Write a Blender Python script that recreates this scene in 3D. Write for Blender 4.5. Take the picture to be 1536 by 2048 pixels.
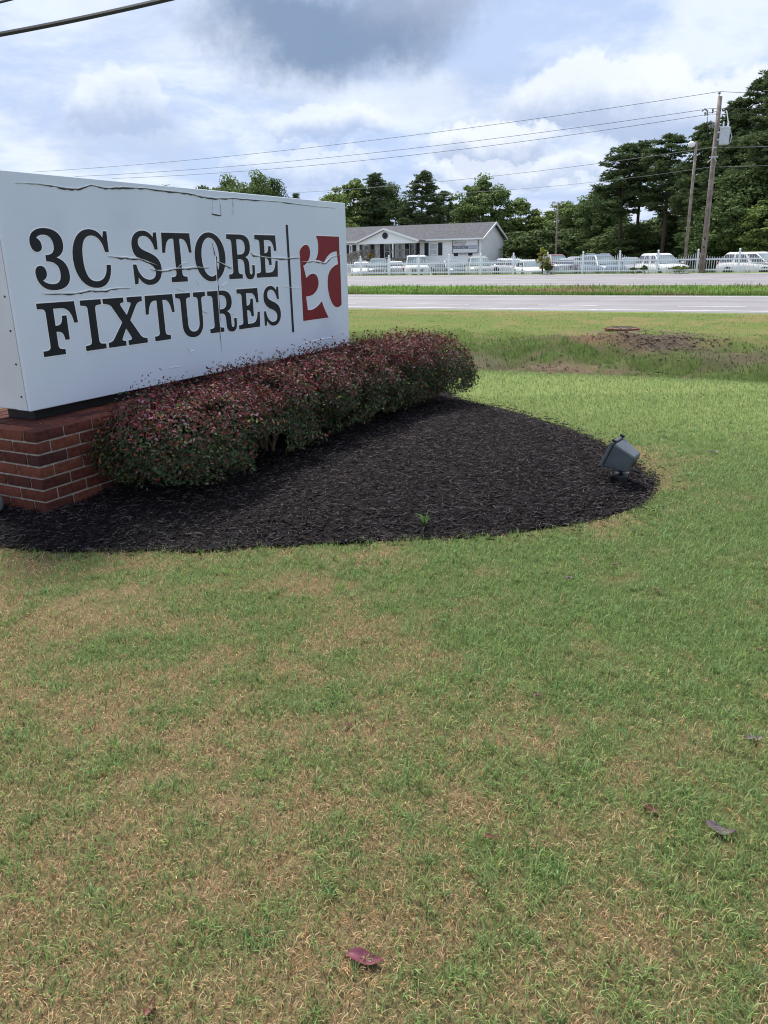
import bpy, bmesh, math, random
import numpy as np
from mathutils import Vector, Matrix, geometry
sc = bpy.context.scene
for o in list(bpy.data.objects): bpy.data.objects.remove(o)
RAD = math.radians
COL = sc.collection
random.seed(7); RNG = np.random.default_rng(7)

# ------------------------------------------------------------------ camera
FPX, CAMH = 1545.0, 1.40
PITCH, ROLL = 0.3192, 0.0195
_f = np.array([0, math.cos(PITCH), -math.sin(PITCH)]); _u = np.array([0, math.sin(PITCH), math.cos(PITCH)]); _r = np.array([1., 0, 0])
_c, _s = math.cos(ROLL), math.sin(ROLL)
CR, CU, CF = _c*_r - _s*_u, _s*_r + _c*_u, _f
cam = bpy.data.cameras.new('Camera'); cam_o = bpy.data.objects.new('Camera', cam); COL.objects.link(cam_o)
cam.sensor_fit = 'VERTICAL'; cam.sensor_height = 36; cam.lens = 36*FPX/2048
cam.clip_start = .05; cam.clip_end = 4000
m = Matrix.Identity(4)
for i in range(3):
    m[i][0] = CR[i]; m[i][1] = CU[i]; m[i][2] = -CF[i]
m[2][3] = CAMH
cam_o.matrix_world = m
sc.camera = cam_o
sc.cycles.filter_width = 1.1; sc.cycles.max_bounces = 5; sc.cycles.diffuse_bounces = 3; sc.cycles.glossy_bounces = 2; sc.cycles.transmission_bounces = 2; sc.cycles.transparent_max_bounces = 4

# ------------------------------------------------------------------ exposure, sky, sun
vs = sc.view_settings
vs.view_transform = 'Standard'; vs.look = 'None'; vs.gamma = 1; vs.exposure = 0.32; vs.use_curve_mapping = False
SUN_EL, SUN_AZ = 56, -24        # azimuth from +Y towards +X
SUN_DIR = Vector((math.sin(RAD(SUN_AZ))*math.cos(RAD(SUN_EL)), math.cos(RAD(SUN_AZ))*math.cos(RAD(SUN_EL)), math.sin(RAD(SUN_EL))))
sun = bpy.data.lights.new('sun', 'SUN'); sun.energy = 4.6; sun.angle = RAD(12); sun.color = (1, .95, .87)
sun_o = bpy.data.objects.new('sun', sun); COL.objects.link(sun_o)
sun_o.rotation_euler = (-SUN_DIR).to_track_quat('-Z', 'Y').to_euler()
sun_o.location = (0, 0, 60)

def raydir(px, py):
    d = (px-768)/FPX*CR - (py-1024)/FPX*CU + CF
    return d/np.linalg.norm(d)

world = bpy.data.worlds.new('World'); sc.world = world; world.use_nodes = True
def build_world():
    nt = world.node_tree; N = nt.nodes; L = nt.links; N.clear()
    out = N.new('ShaderNodeOutputWorld'); bg = N.new('ShaderNodeBackground'); L.new(bg.outputs[0], out.inputs[0])
    sky = N.new('ShaderNodeTexSky'); sky.sky_type = 'NISHITA'; sky.sun_disc = False
    sky.sun_elevation = RAD(SUN_EL); sky.sun_rotation = RAD(SUN_AZ); sky.air_density = 1.2; sky.dust_density = 2.0
    tc = N.new('ShaderNodeTexCoord')
    def math_(op, a, b=None, c=None, clamp=False):
        n = N.new('ShaderNodeMath'); n.operation = op; n.use_clamp = clamp
        for i, x in enumerate((a, b, c)):
            if x is None: continue
            if isinstance(x, (int, float)): n.inputs[i].default_value = x
            else: L.new(x, n.inputs[i])
        return n.outputs[0]
    def vmath(op, a, b):
        n = N.new('ShaderNodeVectorMath'); n.operation = op
        for i, x in enumerate((a, b)):
            if x is None: continue
            if isinstance(x, tuple): n.inputs[i].default_value = x
            else: L.new(x, n.inputs[i])
        return n
    def smooth(x, a, b, t0=0., t1=1.):
        n = N.new('ShaderNodeMapRange'); n.interpolation_type = 'SMOOTHSTEP'; L.new(x, n.inputs[0])
        n.inputs[1].default_value = a; n.inputs[2].default_value = b; n.inputs[3].default_value = t0; n.inputs[4].default_value = t1
        return n.outputs[0]
    def mixc(f, a, b):
        n = N.new('ShaderNodeMix'); n.data_type = 'RGBA'
        L.new(f, n.inputs[0])
        for i, x in ((6, a), (7, b)):
            if isinstance(x, tuple): n.inputs[i].default_value = (*x, 1)
            else: L.new(x, n.inputs[i])
        return n.outputs[2]
    def noise(vec, scale, detail=6, rough=.55, dist=0.):
        n = N.new('ShaderNodeTexNoise'); n.inputs['Scale'].default_value = scale; n.inputs['Detail'].default_value = detail
        n.inputs['Roughness'].default_value = rough; n.inputs['Distortion'].default_value = dist
        L.new(vec, n.inputs['Vector']); return n
    D = vmath('NORMALIZE', tc.outputs['Generated'], None).outputs[0]
    sp = N.new('ShaderNodeSeparateXYZ'); L.new(D, sp.inputs[0])
    zz = math_('ADD', math_('MAXIMUM', sp.outputs[2], 0.0), .22)
    cb = N.new('ShaderNodeCombineXYZ'); L.new(math_('DIVIDE', sp.outputs[0], zz), cb.inputs[0]); L.new(math_('DIVIDE', sp.outputs[1], zz), cb.inputs[1]); cb.inputs[2].default_value = 3.7
    Q = cb.outputs[0]
    n1 = noise(Q, 2.3, 8, .62, .3).outputs[0]
    n2 = noise(vmath('ADD', Q, (5.2, 1.3, 2.)).outputs[0], 2.6, 6, .6).outputs[0]
    wn = noise(D, 5.5, 7, .62); wsub = vmath('SUBTRACT', wn.outputs['Color'], (.5, .5, .5)).outputs[0]
    wsc = N.new('ShaderNodeVectorMath'); wsc.operation = 'SCALE'; L.new(wsub, wsc.inputs[0]); wsc.inputs['Scale'].default_value = .13
    DW = vmath('ADD', D, wsc.outputs[0]).outputs[0]
    wn2 = noise(D, 11., 7, .65); wsub2 = vmath('SUBTRACT', wn2.outputs['Color'], (.5, .5, .5)).outputs[0]
    wsc2 = N.new('ShaderNodeVectorMath'); wsc2.operation = 'SCALE'; L.new(wsub2, wsc2.inputs[0]); wsc2.inputs['Scale'].default_value = .085
    DV0 = vmath('ADD', D, wsc2.outputs[0]).outputs[0]
    wsc3 = N.new('ShaderNodeVectorMath'); wsc3.operation = 'SCALE'; L.new(wsub, wsc3.inputs[0]); wsc3.inputs['Scale'].default_value = .07
    DV = vmath('ADD', DV0, wsc3.outputs[0]).outputs[0]
    DW = vmath('ADD', DW, wsc2.outputs[0]).outputs[0]
    # thin bright overcast, blue-white
    skyb = N.new('ShaderNodeVectorMath'); skyb.operation = 'SCALE'; L.new(sky.outputs[0], skyb.inputs[0]); skyb.inputs['Scale'].default_value = .10
    veil = mixc(smooth(n1, .36, .62), (.44, .555, .79), (.69, .76, .89))
    c = mixc(smooth(n2, .30, .55, .86, .97), skyb.outputs[0], veil)
    # greyer undersides everywhere
    n3 = noise(vmath('ADD', Q, (1.7, 8.1, 4.)).outputs[0], 1.15, 8, .55, .2).outputs[0]
    c = mixc(smooth(n3, .56, .74, 0, .38), c, (.36, .45, .62))
    def blob(px, py, rx, ry, warp=DW, edge=(.35, 1.1)):
        d0 = raydir(px, py); right = raydir(px+60, py)-raydir(px-60, py); right /= np.linalg.norm(right)
        up = np.cross(right, d0); up /= np.linalg.norm(up); up = up if up[2] > 0 else -up
        df = vmath('SUBTRACT', warp, tuple(d0)).outputs[0]
        a = math_('DIVIDE', vmath('DOT_PRODUCT', df, tuple(right)).outputs['Value'], rx/FPX)
        b = math_('DIVIDE', vmath('DOT_PRODUCT', df, tuple(up)).outputs['Value'], ry/FPX)
        r = math_('SQRT', math_('ADD', math_('MULTIPLY', a, a), math_('MULTIPLY', b, b)))
        # only the near side of the sphere
        return smooth(r, edge[0], edge[1], 1, 0), b
    # faint grey masses
    for px, py, rx, ry, s_, colr in [(590, 150, 170, 60, .45, (.46, .53, .67)), (250, 265, 130, 70, .55, (.45, .54, .70)), (850, 175, 110, 50, .35, (.50, .57, .72)),
                                     (300, 70, 160, 60, .30, (.50, .57, .72)), (120, 200, 120, 60, .25, (.50, .58, .74)), (480, 330, 200, 40, .30, (.50, .62, .80))]:
        mk, b = blob(px, py, rx, ry)
        c = mixc(math_('MULTIPLY', mk, s_), c, colr)
    # main dark cloud
    mk, b = blob(640, 38, 250, 98, DW, (.35, 1.12))
    c = mixc(math_('MULTIPLY', mk, .95), c, (.19, .27, .41))
    mk, b = blob(860, -20, 170, 60, DW, (.1, 1.25))
    c = mixc(math_('MULTIPLY', mk, .7), c, (.30, .36, .49))
    # heaped clouds, white heads and slate bases
    for px, py, rx, ry, s_ in [(1290, 195, 250, 78, .78), (985, 285, 135, 48, .78), (640, 255, 110, 40, .5), (235, 215, 90, 55, .5), (1010, 345, 200, 30, .5), (600, 340, 170, 30, .4)]:
        mk, b = blob(px, py, rx, ry, DV, (.78, 1.0))
        body = mixc(smooth(b, -.6, .45), (.35, .44, .63), (.79, .83, .90))
        c = mixc(math_('MULTIPLY', mk, s_), c, body)
    L.new(c, bg.inputs[0]); bg.inputs[1].default_value = 1.0
build_world()

# ------------------------------------------------------------------ helpers
TH = RAD(26.2)
EU = np.array([math.cos(TH), -math.sin(TH)])     # along the highway, to the right
NV = np.array([math.sin(TH), math.cos(TH)])      # across the highway, away
def uv2xy(u, v): return (u*EU[0]+v*NV[0], u*EU[1]+v*NV[1])
def at(px, v, py=500.):
    """point on the vertical plane parallel to the highway at distance v"""
    d = raydir(px, py); t = v/(d[0]*NV[0]+d[1]*NV[1])
    return np.array([d[0]*t, d[1]*t, CAMH+d[2]*t])
def on_ground(px, py, z=0.):
    d = raydir(px, py); t = (z-CAMH)/d[2]
    return np.array([d[0]*t, d[1]*t, z])
def ucoord(p): return p[0]*EU[0]+p[1]*EU[1]

class VNoise:
    def __init__(s, seed): s.t = np.random.default_rng(seed).random((256, 256))
    def __call__(s, x, y):
        x = np.asarray(x, float); y = np.asarray(y, float)
        xi = np.floor(x).astype(int); yi = np.floor(y).astype(int); fx = x-xi; fy = y-yi
        fx = fx*fx*(3-2*fx); fy = fy*fy*(3-2*fy); t = s.t
        a = t[xi % 256, yi % 256]; b = t[(xi+1) % 256, yi % 256]; c = t[xi % 256, (yi+1) % 256]; d = t[(xi+1) % 256, (yi+1) % 256]
        return (a*(1-fx)+b*fx)*(1-fy)+(c*(1-fx)+d*fx)*fy
NA, NB, NC = VNoise(1), VNoise(2), VNoise(3)
def fbm(n, x, y, o=4):
    s = 0; a = .5; tot = 0
    for i in range(o):
        s = s+a*n(x*2**i+17*i, y*2**i+31*i); tot += a; a *= .55
    return s/tot
def sstep(x, a, b):
    t = np.clip((x-a)/(b-a), 0, 1); return t*t*(3-2*t)

def tag(o, label=None, cat=None, group=None, kind=None):
    if label: o['label'] = label
    if cat: o['category'] = cat
    if group: o['group'] = group
    if kind: o['kind'] = kind
    return o
def empty(name, loc=(0, 0, 0), rz=0., label=None, cat=None, group=None):
    o = bpy.data.objects.new(name, None); COL.objects.link(o); o.location = loc; o.rotation_euler = (0, 0, rz)
    o.empty_display_size = .1
    return tag(o, label, cat, group)
def mesh_obj(name, me, parent=None, loc=None, mat=None):
    o = bpy.data.objects.new(name, me); COL.objects.link(o)
    if mat is not None and not me.materials: me.materials.append(mat)
    if parent: o.parent = parent
    if loc is not None: o.location = loc
    return o
def np_mesh(name, V, F, mat=None, smooth=False, col=None, colname='col'):
    """V (n,3); F: list of arrays of faces, each (k, verts)"""
    me = bpy.data.meshes.new(name); V = np.asarray(V, np.float32)
    me.vertices.add(len(V)); me.vertices.foreach_set('co', V.ravel())
    if not isinstance(F, (list, tuple)): F = [F]
    F = [np.asarray(f, np.int32) for f in F if len(f)]
    nl = sum(f.size for f in F); npoly = sum(len(f) for f in F)
    me.loops.add(nl); me.loops.foreach_set('vertex_index', np.concatenate([f.ravel() for f in F]))
    starts = []; k = 0
    for f in F:
        starts.append(k+np.arange(len(f))*f.shape[1]); k += f.size
    me.polygons.add(npoly); me.polygons.foreach_set('loop_start', np.concatenate(starts).astype(np.int32))
    if smooth: me.polygons.foreach_set('use_smooth', np.ones(npoly, bool))
    if col is not None:
        a = me.color_attributes.new(colname, 'FLOAT_COLOR', 'POINT')
        c = np.ones((len(V), 4), np.float32); c[:, :3] = col; a.data.foreach_set('color', c.ravel())
    me.update(calc_edges=True)
    if mat is not None: me.materials.append(mat)
    return me

class MB:
    """collects shapes for ONE mesh"""
    def __init__(s): s.v = []; s.f = []
    def add(s, vs_, fs):
        b = len(s.v); s.v += [tuple(map(float, p)) for p in vs_]; s.f += [tuple(b+i for i in f) for f in fs]; return s
    def box(s, c, d, rz=0., taper=1.):
        cx, cy, cz = c; dx, dy, dz = d[0]/2, d[1]/2, d[2]/2; cr, sr = math.cos(rz), math.sin(rz); P = []
        for z, k in ((-dz, 1.), (dz, taper)):
            for x, y in ((-dx, -dy), (dx, -dy), (dx, dy), (-dx, dy)):
                x *= k; y *= k; P.append((cx+x*cr-y*sr, cy+x*sr+y*cr, cz+z))
        return s.add(P, [(3, 2, 1, 0), (4, 5, 6, 7), (0, 1, 5, 4), (1, 2, 6, 5), (2, 3, 7, 6), (3, 0, 4, 7)])
    def hexa(s, P): return s.add(P, [(3, 2, 1, 0), (4, 5, 6, 7), (0, 1, 5, 4), (1, 2, 6, 5), (2, 3, 7, 6), (3, 0, 4, 7)])
    def tube(s, pts, r, n=8, caps=True):
        pts = [Vector(p) for p in pts]; rs = r if isinstance(r, (list, tuple)) else [r]*len(pts); rings = []
        for i, p in enumerate(pts):
            t = (pts[min(i+1, len(pts)-1)]-pts[max(i-1, 0)]).normalized()
            a = t.cross(Vector((0, 0, 1)) if abs(t.z) < .95 else Vector((1, 0, 0))).normalized(); b = t.cross(a).normalized()
            rings.append([p+rs[i]*(math.cos(k*2*math.pi/n)*a+math.sin(k*2*math.pi/n)*b) for k in range(n)])
        V = [q for g in rings for q in g]; F = []
        for i in range(len(pts)-1):
            for k in range(n): F.append((i*n+k, i*n+(k+1) % n, (i+1)*n+(k+1) % n, (i+1)*n+k))
        if caps: F += [tuple(range(n))[::-1], tuple((len(pts)-1)*n+k for k in range(n))]
        return s.add(V, F)
    def lathe(s, prof, c=(0, 0, 0), n=16, axis='z'):
        V = []; F = []
        for r, z in prof:
            for k in range(n):
                a = k*2*math.pi/n; p = (r*math.cos(a), r*math.sin(a), z)
                if axis == 'y': p = (p[0], p[2], p[1])
                if axis == 'x': p = (p[2], p[0], p[1])
                V.append((c[0]+p[0], c[1]+p[1], c[2]+p[2]))
        for i in range(len(prof)-1):
            for k in range(n): F.append((i*n+k, i*n+(k+1) % n, (i+1)*n+(k+1) % n, (i+1)*n+k))
        F += [tuple(range(n))[::-1], tuple((len(prof)-1)*n+k for k in range(n))]
        return s.add(V, F)
    def poly(s, P): return s.add(P, [tuple(range(len(P)))])
    def mesh(s, name, mat, smooth=False, bevel=0.):
        me = bpy.data.meshes.new(name); me.from_pydata(s.v, [], s.f)
        bm = bmesh.new(); bm.from_mesh(me); bmesh.ops.recalc_face_normals(bm, faces=bm.faces)
        if bevel: bmesh.ops.bevel(bm, geom=list(bm.edges), offset=bevel, segments=1, affect='EDGES', clamp_overlap=True)
        if smooth:
            for f in bm.faces: f.smooth = True
        bm.to_mesh(me); bm.free(); me.update()
        if mat is not None: me.materials.append(mat)
        return me
    def build(s, name, mat, parent=None, loc=None, smooth=False, bevel=0.):
        return mesh_obj(name, s.mesh(name, mat, smooth, bevel), parent, loc)

def copy_tree(o, parent=None):
    c = o.copy(); COL.objects.link(c); c.parent = parent
    for ch in list(KIDS.get(o.name, o.children)): copy_tree(ch, c)
    return c
KIDS = {}
def snapshot(o):
    KIDS[o.name] = [c for c in bpy.data.objects if c.parent == o]
    for c in KIDS[o.name]: snapshot(c)

# ------------------------------------------------------------------ materials
MATS = {}
def mat(name, c1, c2=None, scale=6., rough=.6, spec=.4, bump=0., bscale=None, metal=0., detail=5, contrast=(.35, .65), attr=None, coat=0., trans=0., c3=None, s3=1., t3=(.6, .75)):
    if name in MATS: return MATS[name]
    m = bpy.data.materials.new(name); m.use_nodes = True; nt = m.node_tree; N = nt.nodes; L = nt.links
    b = N['Principled BSDF']; b.inputs['Roughness'].default_value = rough; b.inputs['Metallic'].default_value = metal
    b.inputs['Specular IOR Level'].default_value = spec; b.inputs['Coat Weight'].default_value = coat
    b.inputs['Base Color'].default_value = (*c1, 1)
    tc = N.new('ShaderNodeTexCoord'); colout = None
    def noise(sc_, det=detail):
        n = N.new('ShaderNodeTexNoise'); n.inputs['Scale'].default_value = sc_; n.inputs['Detail'].default_value = det; L.new(tc.outputs['Object'], n.inputs['Vector']); return n
    def ramp(fac, a, bb):
        r = N.new('ShaderNodeMapRange'); r.interpolation_type = 'SMOOTHSTEP'; L.new(fac, r.inputs[0]); r.inputs[1].default_value = a; r.inputs[2].default_value = bb; return r.outputs[0]
    def mix(f, a, bb, mode='MIX'):
        n = N.new('ShaderNodeMix'); n.data_type = 'RGBA'; n.blend_type = mode
        if isinstance(f, float): n.inputs[0].default_value = f
        else: L.new(f, n.inputs[0])
        for i, x in ((6, a), (7, bb)):
            if isinstance(x, tuple): n.inputs[i].default_value = (*x, 1)
            else: L.new(x, n.inputs[i])
        return n.outputs[2]
    if c2 is not None: colout = mix(ramp(noise(scale).outputs[0], *contrast), c1, c2)
    if attr:
        a = N.new('ShaderNodeAttribute'); a.attribute_name = attr
        colout = a.outputs['Color'] if colout is None else mix(1.0, a.outputs['Color'], colout, 'MULTIPLY')
    if c3 is not None: colout = mix(ramp(noise(s3).outputs[0], *t3), colout if colout is not None else c1, c3)
    if colout is not None: L.new(colout, b.inputs['Base Color'])
    if bump:
        bn = N.new('ShaderNodeBump'); bn.inputs['Strength'].default_value = bump; bn.inputs['Distance'].default_value = .02
        L.new(noise(bscale or scale*4).outputs[0], bn.inputs['Height']); L.new(bn.outputs[0], b.inputs['Normal'])
    if trans:
        out = N['Material Output']; t = N.new('ShaderNodeBsdfTranslucent'); ms = N.new('ShaderNodeMixShader'); ms.inputs[0].default_value = trans
        if colout is not None: L.new(colout, t.inputs[0])
        else: t.inputs[0].default_value = (*c1, 1)
        L.new(b.outputs[0], ms.inputs[1]); L.new(t.outputs[0], ms.inputs[2]); L.new(ms.outputs[0], out.inputs[0])
    MATS[name] = m
    return m
M = dict(
    soil=mat('soil', (.9, .9, .9), (1.25, 1.2, 1.1), 55, .95, .1, .8, 160, attr='col', contrast=(.3, .7)),
    grass=mat('grass', (.8, .8, .8), rough=.55, spec=.25, attr='col', trans=.38),
    asphalt=mat('asphalt', (.235, .222, .23), (.27, .257, .265), .5, .85, .3, .25, 90, c3=(.20, .192, .20), s3=.18),
    paint_white=mat('paint_white', (.72, .72, .72), (.55, .55, .55), 4, .6, .3),
    mulch=mat('mulch', (.006, .005, .006), (.012, .010, .011), 30, .9, .2, 1., 90),
    chip=mat('chip', (1, 1, 1), rough=.65, spec=.15, attr='col'),
    leaf=mat('leaf', (1, 1, 1), rough=.6, spec=.22, attr='col', trans=.15),
    tree_leaf=mat('tree_leaf', (1, 1, 1), rough=.75, spec=.1, attr='col', trans=.2),
    bark=mat('bark', (.06, .045, .035), (.11, .085, .065), 8, .9, .2, .6, 30),
    twig=mat('twig', (.16, .11, .075), (.25, .18, .12), 30, .8, .2),
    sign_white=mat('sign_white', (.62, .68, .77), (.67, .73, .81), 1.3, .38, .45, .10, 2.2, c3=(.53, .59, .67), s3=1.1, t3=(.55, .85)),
    sign_edge=mat('sign_edge', (.60, .63, .66), (.66, .69, .72), 2.5, .4, .45),
    vinyl_white=mat('vinyl_white', (.86, .88, .90), rough=.35),
    vinyl_black=mat('vinyl_black', (.010, .011, .014), (.015, .016, .02), 5, .5, .25),
    vinyl_red=mat('vinyl_red', (.17, .007, .013), (.20, .009, .016), 4, .5, .25),
    crack=mat('crack', (.03, .028, .03), rough=.7),
    black_metal=mat('black_metal', (.012, .012, .014), rough=.5),
    mortar=mat('mortar', (.33, .30, .265), (.45, .41, .37), 30, .95, .1, .5, 120),
    fixture=mat('fixture', (.085, .10, .115), (.11, .125, .14), 12, .5, .5, .05, 60, metal=.25),
    galv=mat('galv', (.42, .43, .45), (.52, .53, .55), 10, .45, .5, metal=.4),
    lens=mat('lens', (.05, .055, .06), rough=.08, spec=.8),
    siding=mat('siding', (.86, .87, .89), (.90, .91, .92), .7, .6, .3),
    trim=mat('trim', (.85, .85, .87), rough=.5),
    shingle=mat('shingle', (.085, .085, .095), (.125, .125, .135), 3, .9, .2, .4, 20),
    shutter=mat('shutter', (.012, .013, .017), rough=.5),
    pane=mat('pane', (.05, .06, .07), (.12, .14, .16), .8, .06, .8),
    blind=mat('blind', (.45, .47, .50), (.55, .57, .6), 3, .4, .5),
    wood_grey=mat('wood_grey', (.17, .145, .12), (.26, .23, .20), 5, .9, .2, .5, 30),
    pole_wood=mat('pole_wood', (.19, .155, .13), (.30, .255, .22), 3, .9, .2, .6, 25),
    fence_vinyl=mat('fence_vinyl', (.84, .86, .89), (.78, .80, .83), 1.5, .4, .4),
    tyre=mat('tyre', (.015, .015, .016), rough=.8),
    rim=mat('rim', (.45, .46, .48), rough=.3, metal=.8),
    glass=mat('glass', (.10, .14, .14), (.20, .26, .26), .9, .05, 1., coat=.6),  # windshields: sky reflection partly painted in as a pale teal base
    glass_dark=mat('glass_dark', (.012, .014, .02), (.03, .033, .045), 1.2, .05, .9, coat=.4),
    plastic_dark=mat('plastic_dark', (.03, .03, .034), rough=.5),
    chrome=mat('chrome', (.5, .52, .54), rough=.25, metal=.8),
    lamp_clear=mat('lamp_clear', (.62, .65, .67), rough=.15, spec=.7),
    lamp_red=mat('lamp_red', (.30, .02, .02), rough=.2, spec=.7),
    lamp_amber=mat('lamp_amber', (.45, .20, .06), rough=.2, spec=.7),
    plate=mat('plate', (.7, .7, .68), rough=.5),
    wire=mat('wire', (.035, .036, .04), rough=.6),
    wire_light=mat('wire_light', (.22, .23, .24), rough=.5),
    rust=mat('rust', (.13, .055, .03), (.20, .10, .06), 14, .9, .2, .5, 50),
    iron=mat('iron', (.10, .075, .065), (.15, .12, .11), 20, .85, .3, .4, 60),
    gravel=mat('gravel', (.26, .25, .24), (.36, .35, .33), 2, .95, .1, .4, 40),
)
def weather_asphalt():
    nt = M['asphalt'].node_tree; N = nt.nodes; L = nt.links; b = N['Principled BSDF']; src = b.inputs['Base Color'].links[0].from_socket
    g = N.new('ShaderNodeNewGeometry')
    def dot(v):
        n = N.new('ShaderNodeVectorMath'); n.operation = 'DOT_PRODUCT'; L.new(g.outputs['Position'], n.inputs[0]); n.inputs[1].default_value = v; return n.outputs['Value']
    cb = N.new('ShaderNodeCombineXYZ'); L.new(dot((math.cos(RAD(26.2))*.045, -math.sin(RAD(26.2))*.045, 0)), cb.inputs[0]); L.new(dot((math.sin(RAD(26.2))*1.1, math.cos(RAD(26.2))*1.1, 0)), cb.inputs[1])
    n = N.new('ShaderNodeTexNoise'); n.inputs['Scale'].default_value = 1.; n.inputs['Detail'].default_value = 6; n.inputs['Roughness'].default_value = .65; L.new(cb.outputs[0], n.inputs['Vector'])
    r = N.new('ShaderNodeMapRange'); L.new(n.outputs[0], r.inputs[0]); r.inputs[1].default_value = .3; r.inputs[2].default_value = .7; r.inputs[3].default_value = .74; r.inputs[4].default_value = 1.18
    mx = N.new('ShaderNodeVectorMath'); mx.operation = 'SCALE'; L.new(src, mx.inputs[0]); L.new(r.outputs[0], mx.inputs['Scale']); L.new(mx.outputs[0], b.inputs['Base Color'])
weather_asphalt()
def paint(name, c): return mat('paint_'+name, c, rough=.28, spec=.5, coat=.5)
BRICKM = [mat('brick_%d' % i, a, b, 22, .9, .15, .5, 70, c3=(.30, .24, .23), s3=5.+i, t3=(.66, .95)) for i, (a, b) in enumerate([
    ((.090, .028, .020), (.14, .045, .031)), ((.060, .022, .018), (.10, .032, .025)), ((.13, .040, .026), (.18, .062, .040)), ((.045, .020, .019), (.078, .029, .025))])]

# ------------------------------------------------------------------ terrain
SB = np.array([-2.0174, 4.4045]); SZ = .5945; SAZ = 1.0827; SL = 3.66; SH = 1.2765
SD = np.array([math.cos(SAZ), math.sin(SAZ)]); SN = np.array([SD[1], -SD[0]])      # along the sign, out of its face
def sgn(s, o, z): p = SB+s*SD+o*SN; return (p[0], p[1], z)
BED = np.array([(-3.3, 4.0), (-2.6, 3.86), (-2.0, 3.76), (-1.64, 3.66), (-.93, 3.625), (-.18, 3.705), (.6, 3.785), (1.18, 4.0), (1.50, 4.25), (1.66, 4.5), (1.74, 4.8),
                (1.76, 5.2), (1.69, 5.85), (1.52, 6.4), (1.30, 7.0), (1.05, 7.45), (.8, 7.82), (.7, 8.6), (.1, 9.0), (-.6, 8.7), (-1.6, 7.2), (-2.9, 5.6), (-3.5, 4.7)])
def bed_sd(x, y):
    """signed distance to the bed outline, positive inside"""
    x = np.asarray(x, float); y = np.asarray(y, float); ins = np.zeros(x.shape, bool); dm = np.full(x.shape, 1e9)
    for i in range(len(BED)):
        a, b = BED[i-1], BED[i]
        t = np.clip(((x-a[0])*(b[0]-a[0])+(y-a[1])*(b[1]-a[1]))/((b-a)@(b-a)), 0, 1)
        dm = np.minimum(dm, np.hypot(x-a[0]-t*(b[0]-a[0]), y-a[1]-t*(b[1]-a[1])))
        cr = ((a[1] > y) != (b[1] > y)) & (x < (b[0]-a[0])*(y-a[1])/(b[1]-a[1]+1e-12)+a[0]); ins ^= cr
    return np.where(ins, dm, -dm)
PV = [-400, 8.6, 9.3, 9.8, 10.4, 12.2, 13.2, 14.0, 16.4, 17.6, 20, 23.1, 31, 32.2, 35, 38, 39, 54.7, 55.4, 62, 100, 150, 400, 3000]
PZ = [0, 0, -.01, -.06, -.25, -1.0, -1.12, -1.08, -.44, -.32, -.25, -.2, -.15, -.19, -.24, -.17, -.10, .02, .04, .08, .2, .3, .8, 3]
MANHOLE = at(1256, 18.3)
def zg(x, y, raw=False):
    x = np.asarray(x, float); y = np.asarray(y, float)
    u = x*EU[0]+y*EU[1]; v = x*NV[0]+y*NV[1]
    z = np.interp(v, PV, PZ)
    z = z+(fbm(NA, x*.9, y*.9, 3)-.5)*.03*sstep(v, 1, 3)*(1-sstep(v, 22, 23))
    z = z+((fbm(NB, u*.55, v*.9, 4)-.5)*.36+(fbm(NA, u*2.6, v*3.2, 3)-.5)*.24)*sstep(v, 11, 13.5)*(1-sstep(v, 16.6, 18.5))
    z = z+(fbm(NC, u*.4, v*.4, 3)-.5)*.16*sstep(v, 31.2, 33)*(1-sstep(v, 37, 38.8))
    z = z-.56*sstep(v, 56.2, 58.2)*(1-sstep(v, 95, 160))
    # spoil heap by the manhole
    dm = np.hypot(x-MANHOLE[0]-.15, y-MANHOLE[1]+.9); z = z+.10*np.exp(-(dm/.9)**2)
    if not raw: z = z-.05*((v > 23.25) & (v < 30.9))-.05*((v > 39.15) & (v < 54.5))-.06*sstep(bed_sd(x, y), .06, .14)
    return z
def zbed(x, y):
    d = bed_sd(x, y)
    return zg(x, y, True)+.008+.045*sstep(d, 0, .35)+.035*sstep(d, .2, 1.1)+(fbm(NB, np.asarray(x)*3, np.asarray(y)*3, 3)-.5)*.035*sstep(d, 0, .3)

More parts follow.
